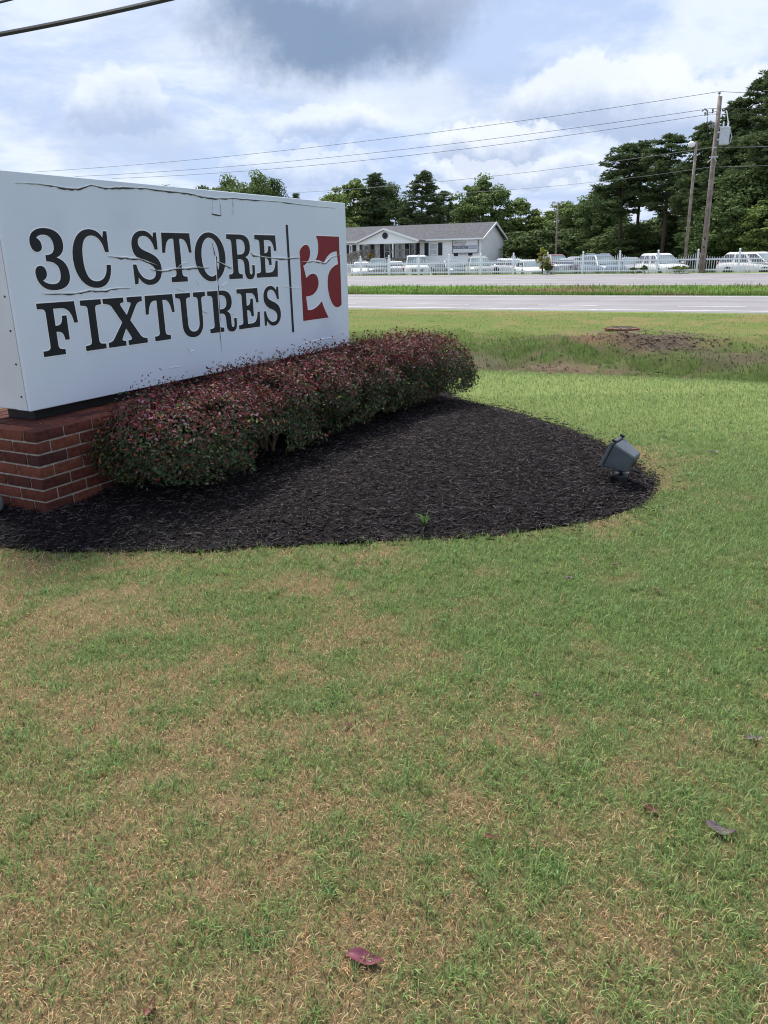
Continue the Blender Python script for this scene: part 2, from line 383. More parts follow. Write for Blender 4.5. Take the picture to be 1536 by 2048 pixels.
def lawn_tint(x, y):
    """greenness 0..1 of the mown lawn"""
    g = .33*fbm(NA, x*1.5+3, y*1.5+9, 4)+.33*fbm(NB, x*5.3, y*5.3, 3)+.34*NC(x*21, y*21)
    g = g+.055*np.clip(x, -2, 2)+.10*sstep(y, 1.7, 3.6)-.022-.045*(1-sstep(y, 1.4, 2.6))
    g = g+.10*sstep(y, 5.0, 6.8)
    d = -bed_sd(x, y)
    g = g-.13*np.exp(-((d-.05)/.16)**2)*sstep(x, .2, 1.0)
    return .12+.88*sstep(g, .30, .66)
GREEN = np.array([.232, .335, .108]); STRAW = np.array([.68, .48, .285]); EARTH = np.array([.19, .145, .10])
def ground_col(x, y):
    u = x*EU[0]+y*EU[1]; v = x*NV[0]+y*NV[1]
    g = lawn_tint(x, y)[:, None]
    c = STRAW*.30*(1-g)+GREEN*.36*g
    far = sstep(v, 5, 8)[:, None]; c = c*(1-far)+(STRAW*.50*(1-g)+np.array([.205, .265, .090])*g)*far
    # bank
    b = (sstep(v, 9.6, 10.6)*(1-sstep(v, 22.6, 23)))[:, None]
    gb = sstep(.6*fbm(NC, u*.6+4, v*.9, 4)+.4*NB(u*4, v*5), .30, .56)[:, None]
    top = sstep(v+.8*(NC(u*.9, v*.9)-.5), 16.2, 17.8)[:, None]
    cb = (EARTH*.62*(1-gb)+np.array([.075, .112, .030])*gb)*(1-top)+(np.array([.20, .175, .075])*(1-gb)+np.array([.13, .175, .05])*gb)*top
    for px, py, zz, ru, rv, colr, k in [(1300, 705, -.6, 1.3, .8, (.105, .08, .062), 1.0), (1190, 700, -.55, .8, .5, (.15, .10, .062), .9), (1150, 735, -.7, 1.4, .4, (.17, .125, .085), .8),
                                       (1255, 668, -.32, 1.0, .6, (.15, .115, .09), .85), (960, 705, -.5, 1.3, .5, (.13, .10, .08), .6), (1480, 735, -.7, 1.2, .4, (.13, .10, .08), .6), (1085, 690, -.5, .6, .3, (.15, .11, .08), .5)]:
        p = on_ground(px, py, zz); pu, pv = ucoord(p), p[0]*NV[0]+p[1]*NV[1]
        q = np.exp(-(((u-pu)/ru)**2+((v-pv)/rv)**2))*k*1.25*sstep(fbm(NB, u*2.6, v*3.4, 4)+.28*np.exp(-(((u-pu)/ru)**2+((v-pv)/rv)**2)), .42, .72); q = np.clip(q, 0, 1)[:, None]
        cb = cb*(1-q)+np.array(colr)*q
    c = c*(1-b)+cb*b
    md = (sstep(v, 30.5, 31.2)*(1-sstep(v, 38.8, 39.2)))[:, None]
    gm = sstep(fbm(NA, u*.3, v*.8, 4)-.004*np.clip(u, -5, 25), .34, .55)[:, None]
    c = c*(1-md)+(np.array([.17, .14, .07])*(1-gm)+np.array([.10, .19, .03])*gm)*md
    lot = sstep(v, 56.5, 58)[:, None]
    gl = sstep(fbm(NB, u*.15, v*.15, 3), .4, .6)[:, None]
    c = c*(1-lot)+(np.array([.25, .25, .22])*(1-gl)+np.array([.15, .17, .10])*gl)*lot
    woods = sstep(v, 100, 108)[:, None]
    c = c*(1-woods)+np.array([.05, .06, .025])*woods
    return c

def make_ground():
    uu = np.unique(np.round(np.concatenate([-np.geomspace(9, 1600, 40)[::-1], np.arange(-9, 20, .14), np.geomspace(20, 1600, 46)]), 4))
    vv = np.unique(np.round(np.concatenate([np.linspace(-60, -1, 16), np.arange(-1, 24, .14), np.arange(24, 60, .6), np.geomspace(60, 2600, 46)]), 4))
    U, V = np.meshgrid(uu, vv); X = (U*EU[0]+V*NV[0]).ravel(); Y = (U*EU[1]+V*NV[1]).ravel()
    Z = zg(X, Y); nu, nv = len(uu), len(vv)
    i = (np.arange(nv-1)[:, None]*nu+np.arange(nu-1)[None, :]).ravel()
    F = np.stack([i, i+1, i+nu+1, i+nu], 1)
    o = mesh_obj('ground', np_mesh('ground', np.stack([X, Y, Z], 1), F, M['soil'], True, ground_col(X, Y)))
    tag(o, 'mown lawn falling to a roadside ditch and on to the far lot', 'ground', kind='structure')
make_ground()

def strip(name, u0, u1, v0, v1, dz, mt, parent=None, n=1):
    uu = np.linspace(u0, u1, n+1); vv = np.linspace(v0, v1, 4 if v1-v0 > 2 else 2); V = []; F = []
    zz = np.interp(vv, [23.1, 31, 39, 54.7], [-.2, -.15, -.10, .02])+dz
    for u in uu:
        for v, z in zip(vv, zz): x, y = uv2xy(u, v); V.append((x, y, z))
    k = len(vv)
    for i in range(n):
        for j in range(k-1): F.append((i*k+j, (i+1)*k+j, (i+1)*k+j+1, i*k+j+1))
    return mesh_obj(name, np_mesh(name, V, np.array(F), mt), parent)
def road(name, v0, v1, label):
    r = empty(name); tag(r, label, 'road', kind='structure')
    strip('surface', -500, 500, v0, v1, .004, M['asphalt'], r, 60)
    return r
ra = road('road', 23.1, 31.0, 'grey two lane carriageway next to the ditch bank')
rb = road('road', 39.0, 54.7, 'wide grey carriageway beyond the grass median, below the picket fence')
for v in (23.75, 30.35): strip('edge_line', -300, 300, v-.07, v+.07, .009, M['paint_white'], ra, 40)
for v in (39.8, 53.6): strip('edge_line', -300, 300, v-.07, v+.07, .009, M['paint_white'], rb, 40)
strip('lane_line', -300, 300, 46.4, 46.56, .009, M['paint_white'], rb, 40)
ud = [ucoord(at(p, 25.4)) for p in (868, 1140, 1413)]
step = (ud[2]-ud[0])/2
for i in range(-14, 22):
    u = ud[1]+i*step; strip('lane_dash', u-.95, u+.95, 25.35, 25.47, .009, M['paint_white'], ra, 1)

# ------------------------------------------------------------------ mulch bed
def make_bed():
    st = .045; xs = np.arange(BED[:, 0].min(), BED[:, 0].max()+st, st); ys = np.arange(BED[:, 1].min(), BED[:, 1].max()+st, st)
    X, Y = np.meshgrid(xs, ys); d = bed_sd(X, Y); jit = (fbm(NA, X*6, Y*6, 2)-.5)*.05; keep = d+jit > -.01
    Z = zbed(X, Y)+(RNG.random(X.shape)-.5)*.012; n = len(xs)
    q = keep[:-1, :-1] & keep[1:, :-1] & keep[:-1, 1:] & keep[1:, 1:]
    i = (np.arange(len(ys)-1)[:, None]*n+np.arange(n-1)[None, :])[q]
    F = np.stack([i, i+1, i+n+1, i+n], 1)
    used = np.unique(F); rm = np.full(X.size, -1); rm[used] = np.arange(len(used))
    V = np.stack([X.ravel(), Y.ravel(), Z.ravel()], 1)[used]
    o = mesh_obj('mulch_bed', np_mesh('mulch_bed', V, rm[F], M['mulch'], True)); tag(o, 'rounded bed of black mulch around the sign base', 'mulch bed', kind='structure')
    # chips: shredded bark slivers
    n = 95000; P = np.stack([RNG.uniform(-2.9, 1.85, n), RNG.uniform(3.5, 8.3, n)], 1)
    d = bed_sd(P[:, 0], P[:, 1])+(fbm(NA, P[:, 0]*6, P[:, 1]*6, 2)-.5)*.05
    rel = P-SB; o_ = rel@SN; s_ = rel@SD
    keep = ((d > -.02) | ((d > -.16) & (RNG.random(n) < .05))) & (RNG.random(n) < np.clip(9/(P[:, 1]**1.25), .35, 1)) & ~((o_ < .24) & (s_ > -.18)) & (o_ > -.4)
    P = P[keep]; n = len(P)
    ln = RNG.uniform(.010, .042, n)*np.where(RNG.random(n) < .08, 1.9, 1); wd = RNG.uniform(.003, .009, n); th = RNG.uniform(.002, .005, n)
    yaw = RNG.uniform(0, 6.283, n); pit = RNG.normal(0, .22, n); bend = RNG.normal(0, .18, n)
    z = zbed(P[:, 0], P[:, 1])+RNG.uniform(0, .014, n)+.016*(bed_sd(P[:, 0], P[:, 1]) < -.01)
    cy, sy = np.cos(yaw), np.sin(yaw); V = []
    for k, (t, w) in enumerate(((-.5, .5), (0., 1.), (.5, .35))):
        ax = t*ln; zc = z+ax*np.sin(pit)+(abs(t) < .1)*bend*ln*.25; ax = ax*np.cos(pit); off = (abs(t) < .1)*bend*ln*.5
        for sy_, up in ((-1, 0), (1, 0), (0, 1)):
            lx = ax; ly = sy_*wd*w*.5+off
            V.append(np.stack([P[:, 0]+lx*cy-ly*sy, P[:, 1]+lx*sy+ly*cy, zc+up*th], 1))
    V = np.stack(V, 1).reshape(-1, 3); b = np.arange(n)*9
    Q = []
    for k in (0, 3):
        for a, c in ((0, 2), (2, 1), (1, 0)): Q.append(np.stack([b+k+a, b+k+c, b+k+3+c, b+k+3+a], 1))
    T = [np.stack([b, b+1, b+2], 1), np.stack([b+6, b+8, b+7], 1)]
    g = RNG.random(n); base = np.array([.020, .0150, .0168])*(.25+5.6*g[:, None]**5)  # skewed bright tail puts glints and sheen into the chip colour
    lt = RNG.random(n) < .035; base[lt] = np.array([.10, .085, .08])*(.6+.8*RNG.random((lt.sum(), 1)))  # a few pale chips painted as light glints
    br = RNG.random(n) < .05; base[br] = np.array([.055, .035, .025])
    o = mesh_obj('mulch_chips', np_mesh('mulch_chips', V, [np.concatenate(Q), np.concatenate(T)], M['chip'], False, np.repeat(base, 9, 0)))
    tag(o, 'loose black shredded bark chips covering the bed', 'mulch', kind='stuff')
make_bed()

# ------------------------------------------------------------------ grass blades
def blades(name, P, Z, length, width, lean, colr, label, cat, tipc=1.25, yaw=None):
    n = len(P); yaw = RNG.uniform(0, 6.283, n) if yaw is None else yaw; dirx, diry = np.cos(yaw), np.sin(yaw); px, py = -diry, dirx
    h1 = length*np.cos(lean*.6)*.5; r1 = length*np.sin(lean*.6)*.5; h2 = h1+length*.5*np.cos(lean*1.5); r2 = r1+length*.5*np.sin(lean*1.5)
    face = RNG.uniform(0, 6.283, n); fx, fy = np.cos(face), np.sin(face)
    fx, fy = .6*px+.4*fx, .6*py+.4*fy
    V = np.empty((n, 5, 3)); w = width*.5
    V[:, 0] = np.stack([P[:, 0]-fx*w, P[:, 1]-fy*w, Z-.004], 1); V[:, 1] = np.stack([P[:, 0]+fx*w, P[:, 1]+fy*w, Z-.004], 1)
    mx, my = P[:, 0]+dirx*r1, P[:, 1]+diry*r1
    V[:, 2] = np.stack([mx-fx*w*.8, my-fy*w*.8, Z+h1], 1); V[:, 3] = np.stack([mx+fx*w*.8, my+fy*w*.8, Z+h1], 1)
    V[:, 4] = np.stack([P[:, 0]+dirx*r2, P[:, 1]+diry*r2, Z+np.maximum(h2, .003)], 1)
    b = np.arange(n)*5
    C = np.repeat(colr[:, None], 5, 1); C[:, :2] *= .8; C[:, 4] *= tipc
    o = mesh_obj(name, np_mesh(name, V.reshape(-1, 3), [np.stack([b, b+1, b+3, b+2], 1), np.stack([b+2, b+3, b+4], 1)], M['grass'], False, C.reshape(-1, 3)))
    return tag(o, label, cat, kind='stuff')
def lawn():
    PP = []
    for y0, y1, dens in ((.75, 2.0, 30000), (2.0, 3.0, 21000), (3.0, 4.2, 12000), (4.2, 6.0, 6500), (6.0, 8.0, 3800), (8.0, 11.5, 2000)):
        hw = y1*.62+.25; n = int(dens*(y1-y0)*hw*2); PP.append(np.stack([RNG.uniform(-hw, hw, n), RNG.uniform(y0, y1, n)], 1))
    P = np.concatenate(PP); P = P[np.abs(P[:, 0]) < P[:, 1]*.60+.25]
    d = bed_sd(P[:, 0], P[:, 1])+(fbm(NB, P[:, 0]*9, P[:, 1]*9, 3)-.58)*.15
    v = P@NV
    P = P[(d < .0) & (v < 9.9)]; v = P@NV; n = len(P)
    g = lawn_tint(P[:, 0], P[:, 1]); isg = RNG.random(n) < .10+.86*g
    # thin, bare places
    bare = sstep(fbm(NC, P[:, 0]*2.2+5, P[:, 1]*2.2, 3), .60, .74)*(1-g)
    keep = RNG.random(n) > bare*.55; P = P[keep]; isg = isg[keep]; g = g[keep]; n = len(P)
    dist = np.hypot(P[:, 0], P[:, 1]); far = np.clip(dist/3.0, 1, 3.2)
    clump = fbm(NA, P[:, 0]*11, P[:, 1]*11, 2)
    ln = np.where(isg, RNG.uniform(.018, .042, n)*(.65+.8*clump), RNG.uniform(.012, .034, n))*(1+.12*(far-1))
    lean = np.where(isg, np.abs(RNG.normal(.80, .28, n)), RNG.uniform(.80, 1.05, n)); lean = np.clip(lean, .05, 1.03)
    wd = np.where(isg, RNG.uniform(.0018, .0036, n), RNG.uniform(.0014, .0030, n))*far**.75
    k = RNG.random((n, 1)); cg = GREEN*(.45+.95*k)+(RNG.random((n, 1)) < .16)*np.array([.09, .09, .07])
    cg = cg*(1-sstep(P@NV, 5, 8)[:, None]*.5)+np.array([.235, .30, .112])*(.7+.6*k)*sstep(P@NV, 5, 8)[:, None]*.5
    cs = STRAW*(.30+1.0*RNG.random((n, 1)))*np.where(RNG.random((n, 1)) < .3, np.array([.80, .66, .52]), 1.)
    C = np.where(isg[:, None], cg, cs)
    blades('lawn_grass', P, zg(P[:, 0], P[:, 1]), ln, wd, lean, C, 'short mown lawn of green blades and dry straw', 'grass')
    # tufts: blades fanning out of common crowns
    T = []
    for y0, y1, dens in ((.8, 2.4, 190), (2.4, 4.0, 120), (4.0, 6.5, 50)):
        hw = y1*.62+.2; m_ = int(dens*(y1-y0)*hw*2); T.append(np.stack([RNG.uniform(-hw, hw, m_), RNG.uniform(y0, y1, m_)], 1))
    T = np.concatenate(T); T = T[(bed_sd(T[:, 0], T[:, 1]) < -.02) & (np.abs(T[:, 0]) < T[:, 1]*.6+.2) & (RNG.random(len(T)) < .25+.85*lawn_tint(T[:, 0], T[:, 1]))]
    per = 22; idx = np.repeat(np.arange(len(T)), per); n = len(idx); yaw = RNG.uniform(0, 6.283, n); rr_ = np.abs(RNG.normal(0, .013, n))
    P = T[idx]+np.stack([np.cos(yaw), np.sin(yaw)], 1)*rr_[:, None]; size = RNG.uniform(.7, 1.35, len(T))[idx]; far = np.clip(np.hypot(P[:, 0], P[:, 1])/3.0, 1, 2.5)
    tone = RNG.uniform(.7, 1.3, (len(T), 1))[idx]; blue = (RNG.random((len(T), 1)) < .4)[idx]
    C = GREEN*tone*(.6+.7*RNG.random((n, 1)))*np.where(blue, np.array([.82, 1., 1.15]), 1.)
    dry = RNG.random(n) < .10; C[dry] = STRAW*.9
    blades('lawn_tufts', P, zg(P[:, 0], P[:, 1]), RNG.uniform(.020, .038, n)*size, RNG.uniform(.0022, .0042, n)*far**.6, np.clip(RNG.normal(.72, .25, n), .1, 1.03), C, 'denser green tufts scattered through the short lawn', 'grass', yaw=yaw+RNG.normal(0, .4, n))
lawn()
def rough_grass():
    # ditch bank and verge
    n = 105000; u = RNG.uniform(-15, 20, n); v = np.where(RNG.random(n) < .5, RNG.uniform(13.2, 17.5, n), RNG.uniform(15, 22.9, n)); X, Y = uv2xy(u, v)
    c = ground_col(X, Y); green = sstep(c[:, 1]/(c[:, 0]+1e-6), 1.0, 1.25)
    keep = RNG.random(n) < .40+.60*green
    X, Y, v, c, green = X[keep], Y[keep], v[keep], c[keep], green[keep]; n = len(X)
    mown = sstep(v, 16.4, 17.8); cl_ = fbm(NB, X*2.2, Y*2.2, 3)
    ln = RNG.uniform(.04, .11, n)*(.4+1.2*cl_)*(1-.62*mown); C = c*(.6+1.0*RNG.random((n, 1)))*1.25
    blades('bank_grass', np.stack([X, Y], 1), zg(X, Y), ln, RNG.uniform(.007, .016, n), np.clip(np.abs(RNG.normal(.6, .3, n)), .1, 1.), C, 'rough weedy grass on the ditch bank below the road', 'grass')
    # median
    n = 60000; u = RNG.uniform(-34, 40, n); v = RNG.uniform(31.1, 39.0, n); v = np.where(RNG.random(n) < .25, 31.1+RNG.exponential(.25, n), v); X, Y = uv2xy(u, v)
    c = ground_col(X, Y); h = fbm(NB, u*.8, v*.8, 3)
    ln = RNG.uniform(.07, .20, n)*(.5+h)*(1+.35*(RNG.random(n) < .05)); C = c*(.7+.65*RNG.random((n, 1)))
    blades('median_grass', np.stack([X, Y], 1), zg(X, Y), ln, RNG.uniform(.014, .03, n), np.clip(np.abs(RNG.normal(.5, .3, n)), .1, 1.), C, 'bright green unmown grass on the median between the carriageways', 'grass')
    # strip at the fence foot
    n = 14000; u = RNG.uniform(-34, 42, n); v = RNG.uniform(54.85, 58.5, n); X, Y = uv2xy(u, v)
    k = sstep(fbm(NC, u*.5, v*.5, 3)+.008*u, .45, .62); ok = RNG.random(n) < .2+.8*k; X, Y, u, v = X[ok], Y[ok], u[ok], v[ok]; n = len(X)
    C = np.array([.15, .17, .06])*(.6+.8*RNG.random((n, 1)))
    blades('fence_line_grass', np.stack([X, Y], 1), zg(X, Y), RNG.uniform(.06, .24, n), RNG.uniform(.02, .04, n), np.clip(np.abs(RNG.normal(.4, .3, n)), .05, 1.), C, 'thin grass and weeds along the foot of the picket fence', 'grass')
rough_grass()
#PART2
# ------------------------------------------------------------------ brick base
BZ0, BZ1 = .035, .53
BS0, BS1, BO0, BO1 = -.19, SL+.19, .246, -.566
BRL, BRW, BRH, MO = .194, .092, .0572, .0105
def sign_box(mb, s0, s1, o0, o1, z0, z1):
    P = [sgn(s, o, z) for z in (z0, z1) for s, o in ((s0, o0), (s1, o0), (s1, o1), (s0, o1))]
    return mb.hexa(P)
def brick_base():
    root = empty('brick_base', sgn(SL/2, -.16, 0), SAZ, 'low red brick base with pale mortar under the white sign', 'brick base')
    inv = root.matrix_basis.inverted()
    def part(mb, name, m_, bevel=0.):
        me = mb.mesh(name, m_, bevel=bevel); me.transform(inv); return mesh_obj(name, me, root)
    core = MB(); sign_box(core, BS0+.008, BS1-.008, BO0-.008, BO1+.008, BZ0-.1, BZ1-.006); part(core, 'mortar_core', M['mortar'])
    # brick meshes, shared
    variants = []
    for L_ in (BRL, BRW):
        row = []
        for mi in range(4):
            for k in range(2):
                mb = MB(); mb.box((0, 0, 0), (L_, BRW, BRH)); me = mb.mesh('brick', BRICKM[mi], bevel=.003)
                for v in me.vertices: v.co += Vector((random.uniform(-.0012, .0012), random.uniform(-.0015, .0015), random.uniform(-.001, .001)))
                row.append(me)
        variants.append(row)
    count = [0]; rest = MB()
    def put(sc_, oc, z, half=False, turn=False, stuff=False):
        if stuff or count[0] >= 300:
            ds, do = ((BRW, BRL) if turn else (BRL, BRW)); ds = ds*.5 if half and not turn else ds
            sign_box(rest, sc_-ds/2, sc_+ds/2, oc+do/2, oc-do/2, z-BRH/2, z+BRH/2); return
        me = variants[1 if half else 0][random.choice([0, 1, 0, 1, 2, 3, 4, 5, 2, 3, 6, 7])]
        o = mesh_obj('brick', me, root); count[0] += 1
        # root axes: x along the sign, y to the back
        o.location = (sc_-SL/2, -(oc+.16), z); o.rotation_euler = (random.gauss(0, .004), random.gauss(0, .004), (math.pi/2 if turn else 0)+random.gauss(0, .005))
    courses = 7; pitch = BRH+MO; pl = BRL+MO
    zc = [BZ1-BRH/2-i*pitch for i in range(courses)]
    for i, z in enumerate(zc):
        odd = i % 2
        s = BS0+(BRW+MO if odd else 0); of = BO0-BRW/2
        while s < BS1-.03:                                            # front
            w = min(BRL, BS1-s)
            if w < BRL*.8: put(s+BRW/2, of, z, half=True)
            else: put(s+BRL/2, of, z)
            s += pl
        for side, sx in ((0, BS0+BRW/2), (1, BS1-BRW/2)):             # ends
            o_ = BO0-(0 if odd else BRW+MO)
            if side and not odd: o_ = BO0-BRW-MO
            while o_ > BO1+.05:
                if o_-BRL < BO1-.02: put(sx, o_-BRW/2, z, half=True, stuff=bool(side))
                else: put(sx, o_-BRL/2, z, turn=True, stuff=bool(side))
                o_ -= pl
        s = BS0+(BRW+MO)
        while s < BS1-BRL: put(s+BRL/2, BO1+BRW/2, z, stuff=True); s += pl   # back
    for k in range(1, 7):                                             # flat top between the wythes
        oc = BO0-BRW/2-k*(BRW+MO); s = BS0+BRW+MO+(pl/2 if k % 2 else 0)
        if k % 2: put(s-pl/2+BRW/2, oc, zc[0]-.001, half=True)
        while s < BS1-BRL-.1: put(s+BRL/2, oc, zc[0]-.001, stuff=k > 3); s += pl
    o = part(rest, 'brick_rest', BRICKM[1]); o['kind'] = 'stuff'
brick_base()

# ------------------------------------------------------------------ lettering
def svg(path):
    out = []; cur = None; tok = path.replace(',', ' ').split(); i = 0; loops = []
    def num(): nonlocal i; i += 1; return float(tok[i-1])
    while i < len(tok):
        t = tok[i]; cmd = t[0]
        if t[1:]: tok[i] = t[1:]
        else: i += 1
        if cmd == 'M': out = [(num(), num())]
        elif cmd == 'L': out.append((num(), num()))
        elif cmd == 'C':
            p0 = out[-1]; p = [(num(), num()) for _ in range(3)]
            for k in range(1, 9):
                a = k/8; b = 1-a
                out.append(tuple(b**3*p0[j]+3*b*b*a*p[0][j]+3*b*a*a*p[1][j]+a**3*p[2][j] for j in (0, 1)))
        elif cmd == 'Z': loops.append(out)
    return loops
SLABS = "L.54 .1 L.54 0 L0 0 L0 .105 L.07 .105 C.16 .11 .19 .13 .19 .2 L.19 .8 C.19 .87 .16 .89 .07 .895 L0 .895 Z"
GLY = {
 'I': "M0 1 L.53 1 L.53 .9 L.47 .895 C.38 .89 .36 .87 .36 .8 L.36 .2 C.36 .13 .38 .11 .47 .105 L.53 .1 L.53 0 L0 0 L0 .1 L.06 .105 C.15 .11 .17 .13 .17 .2 L.17 .8 C.17 .87 .15 .89 .06 .895 L0 .9 Z",
 'F': "M0 1 L.92 1 L.955 .585 L.86 .585 C.83 .77 .76 .885 .56 .885 L.38 .885 L.38 .56 L.40 .56 C.52 .56 .56 .60 .575 .74 L.685 .74 L.685 .275 L.575 .275 C.565 .40 .52 .445 .40 .445 L.38 .445 L.38 .2 C.38 .13 .41 .105 .5 .105 "+SLABS,
 'E': "M0 1 L.88 1 L.9 .63 L.80 .63 C.77 .80 .72 .885 .54 .885 L.38 .885 L.38 .575 C.50 .575 .545 .61 .555 .74 L.655 .74 L.655 .29 L.555 .29 C.545 .42 .5 .46 .38 .46 L.38 .11 L.55 .11 C.74 .11 .80 .2 .835 .39 L.925 .39 L.9 0 L0 0 L0 .105 L.07 .105 C.16 .11 .19 .13 .19 .2 L.19 .8 C.19 .87 .16 .89 .07 .895 L0 .895 Z",
 'T': "M0 1 L.9 1 L.925 .6 L.84 .6 C.80 .80 .74 .885 .60 .885 L.55 .885 L.55 .2 C.55 .13 .58 .105 .66 .105 L.71 .1 L.71 0 L.19 0 L.19 .105 L.25 .105 C.33 .11 .36 .13 .36 .2 L.36 .885 L.30 .885 C.17 .885 .10 .80 .065 .6 L-.025 .6 Z",
 'U': "M0 1 L.5 1 L.5 .9 L.44 .895 C.365 .89 .345 .86 .345 .8 L.345 .3 C.345 .17 .42 .1 .545 .1 C.68 .1 .755 .18 .755 .33 L.755 .8 C.755 .87 .73 .89 .65 .895 L.61 .9 L.61 1 L1.03 1 L1.03 .9 L.98 .895 C.9 .89 .88 .87 .88 .8 L.88 .33 C.88 .1 .74 -.03 .53 -.03 C.29 -.03 .155 .08 .155 .3 L.155 .8 C.155 .87 .13 .89 .06 .895 L0 .9 Z",
 'X': "M0 1 L.56 1 L.56 .9 L.50 .895 C.46 .89 .45 .87 .47 .83 L.61 .63 L.74 .83 C.77 .87 .76 .89 .71 .895 L.66 .9 L.66 1 L1.09 1 L1.09 .9 C.98 .89 .93 .86 .88 .79 L.69 .52 L.93 .19 C.98 .13 1.02 .11 1.13 .1 L1.13 0 L.57 0 L.57 .1 L.63 .105 C.68 .11 .69 .13 .67 .17 L.545 .36 L.42 .17 C.39 .13 .41 .11 .45 .105 L.5 .1 L.5 0 L.02 0 L.02 .1 C.13 .11 .17 .14 .22 .21 L.46 .49 L.22 .83 C.17 .88 .11 .89 0 .9 Z",
 'R': "M0 1 L.5 1 C.75 1 .87 .9 .87 .735 C.87 .6 .80 .52 .66 .49 C.77 .46 .80 .39 .80 .27 L.80 .17 C.80 .11 .82 .085 .86 .085 C.90 .085 .915 .12 .915 .19 L.915 .3 L1.01 .3 L1.01 .19 C1.01 .04 .94 -.03 .82 -.03 C.67 -.03 .61 .05 .61 .2 L.61 .28 C.61 .40 .56 .445 .45 .445 L.36 .445 L.36 .2 C.36 .13 .39 .105 .46 .105 L.51 .1 L.51 0 L0 0 L0 .105 L.05 .105 C.14 .11 .17 .13 .17 .2 L.17 .8 C.17 .87 .14 .89 .05 .895 L0 .895 Z M.36 .89 L.36 .55 L.46 .55 C.6 .55 .67 .6 .67 .72 C.67 .84 .6 .89 .46 .89 Z",
 'O': "M.5 1.03 C.22 1.03 0 .80 0 .5 C0 .2 .22 -.03 .5 -.03 C.78 -.03 1 .2 1 .5 C1 .80 .78 1.03 .5 1.03 Z M.5 .92 C.66 .92 .79 .76 .79 .5 C.79 .24 .66 .08 .5 .08 C.34 .08 .21 .24 .21 .5 C.21 .76 .34 .92 .5 .92 Z",
 'C': "M.80 1.0 L.88 1.0 L.88 .62 L.79 .62 C.755 .80 .66 .92 .5 .92 C.31 .92 .23 .77 .23 .5 C.23 .22 .32 .09 .5 .09 C.66 .09 .775 .18 .785 .385 L.89 .385 C.88 .12 .74 -.03 .5 -.03 C.2 -.03 0 .18 0 .5 C0 .82 .2 1.03 .45 1.03 C.6 1.03 .7 .98 .765 .88 Z",
 'S': "M.635 1.0 L.715 1.0 L.715 .665 L.63 .665 C.60 .82 .50 .93 .36 .93 C.25 .93 .19 .88 .19 .8 C.19 .71 .26 .67 .42 .62 C.65 .55 .77 .46 .77 .28 C.77 .09 .62 -.03 .42 -.03 C.29 -.03 .19 .02 .115 .13 L.085 0 L0 0 L0 .38 L.085 .38 C.12 .2 .24 .075 .41 .075 C.53 .075 .60 .13 .60 .22 C.60 .31 .53 .36 .37 .41 C.13 .48 .02 .57 .02 .75 C.02 .92 .16 1.03 .35 1.03 C.46 1.03 .55 .98 .61 .9 Z",
 '3': "M.272 1.03 C.12 1.03 0 .94 0 .8 C0 .70 .04 .63 .105 .63 C.165 .63 .2 .675 .197 .735 C.195 .80 .165 .845 .12 .865 C.15 .90 .2 .92 .25 .92 C.35 .92 .41 .85 .41 .73 C.41 .63 .36 .575 .24 .575 L.24 .47 C.38 .47 .465 .40 .465 .265 C.465 .14 .41 .076 .313 .076 C.24 .076 .17 .10 .132 .147 C.18 .165 .215 .21 .215 .27 C.215 .345 .18 .396 .12 .396 C.06 .396 .02 .35 .02 .27 C.02 .10 .13 -.03 .32 -.03 C.51 -.03 .63 .06 .63 .22 C.63 .38 .56 .49 .43 .534 C.53 .57 .584 .65 .584 .77 C.584 .93 .46 1.03 .272 1.03 Z",
}
def offset_loop(lp, d):
    n = len(lp); out = []
    area = sum(lp[i-1][0]*lp[i][1]-lp[i][0]*lp[i-1][1] for i in range(n)); sg = 1 if area > 0 else -1
    for i in range(n):
        a, b, c = Vector(lp[i-1]), Vector(lp[i]), Vector(lp[(i+1) % n])
        e1, e2 = (b-a), (c-b)
        if e1.length < 1e-7 or e2.length < 1e-7: out.append(tuple(b)); continue
        n1 = Vector((e1.y, -e1.x)).normalized(); n2 = Vector((e2.y, -e2.x)).normalized(); nn = (n1+n2)
        if nn.length < .2: nn = n1
        nn = nn.normalized(); k = min(1/max(.35, nn.dot(n1)), 1.8)
        out.append(tuple(b+nn*d*k*sg))
    return out
def dedupe(lp):
    out = []
    for p in lp:
        if not out or (abs(p[0]-out[-1][0])+abs(p[1]-out[-1][1])) > 1e-6: out.append(p)
    if len(out) > 1 and abs(out[0][0]-out[-1][0])+abs(out[0][1]-out[-1][1]) < 1e-6: out.pop()
    return out
def decal(name, loops, o0, o1, m_, parent, inv):
    """flat cut-out in the sign plane, loops in (s,t), from offset o0 to o1"""
    loops = [dedupe(l) for l in loops]
    tri = geometry.tessellate_polygon([[Vector((p[0], p[1], 0)) for p in l] for l in loops])
    flat = [p for l in loops for p in l]; mb = MB()
    mb.add([sgn(p[0], o1, SZ+p[1]) for p in flat], [tuple(t) for t in tri])
    for l in loops:
        n = len(l); V = [sgn(p[0], o, SZ+p[1]) for o in (o0, o1) for p in l]
        mb.add(V, [(i, (i+1) % n, n+(i+1) % n, n+i) for i in range(n)])
    me = bpy.data.meshes.new(name); me.from_pydata(mb.v, [], mb.f); me.transform(inv); me.materials.append(m_); me.update()
    return mesh_obj(name, me, parent)
def on_sign(px, py):
    d = raydir(px, py); q = np.array([d[0], d[1]]); t = (SB@SN)/(q@SN); p = q*t
    return ((p-SB)@SD, CAMH+d[2]*t-SZ)

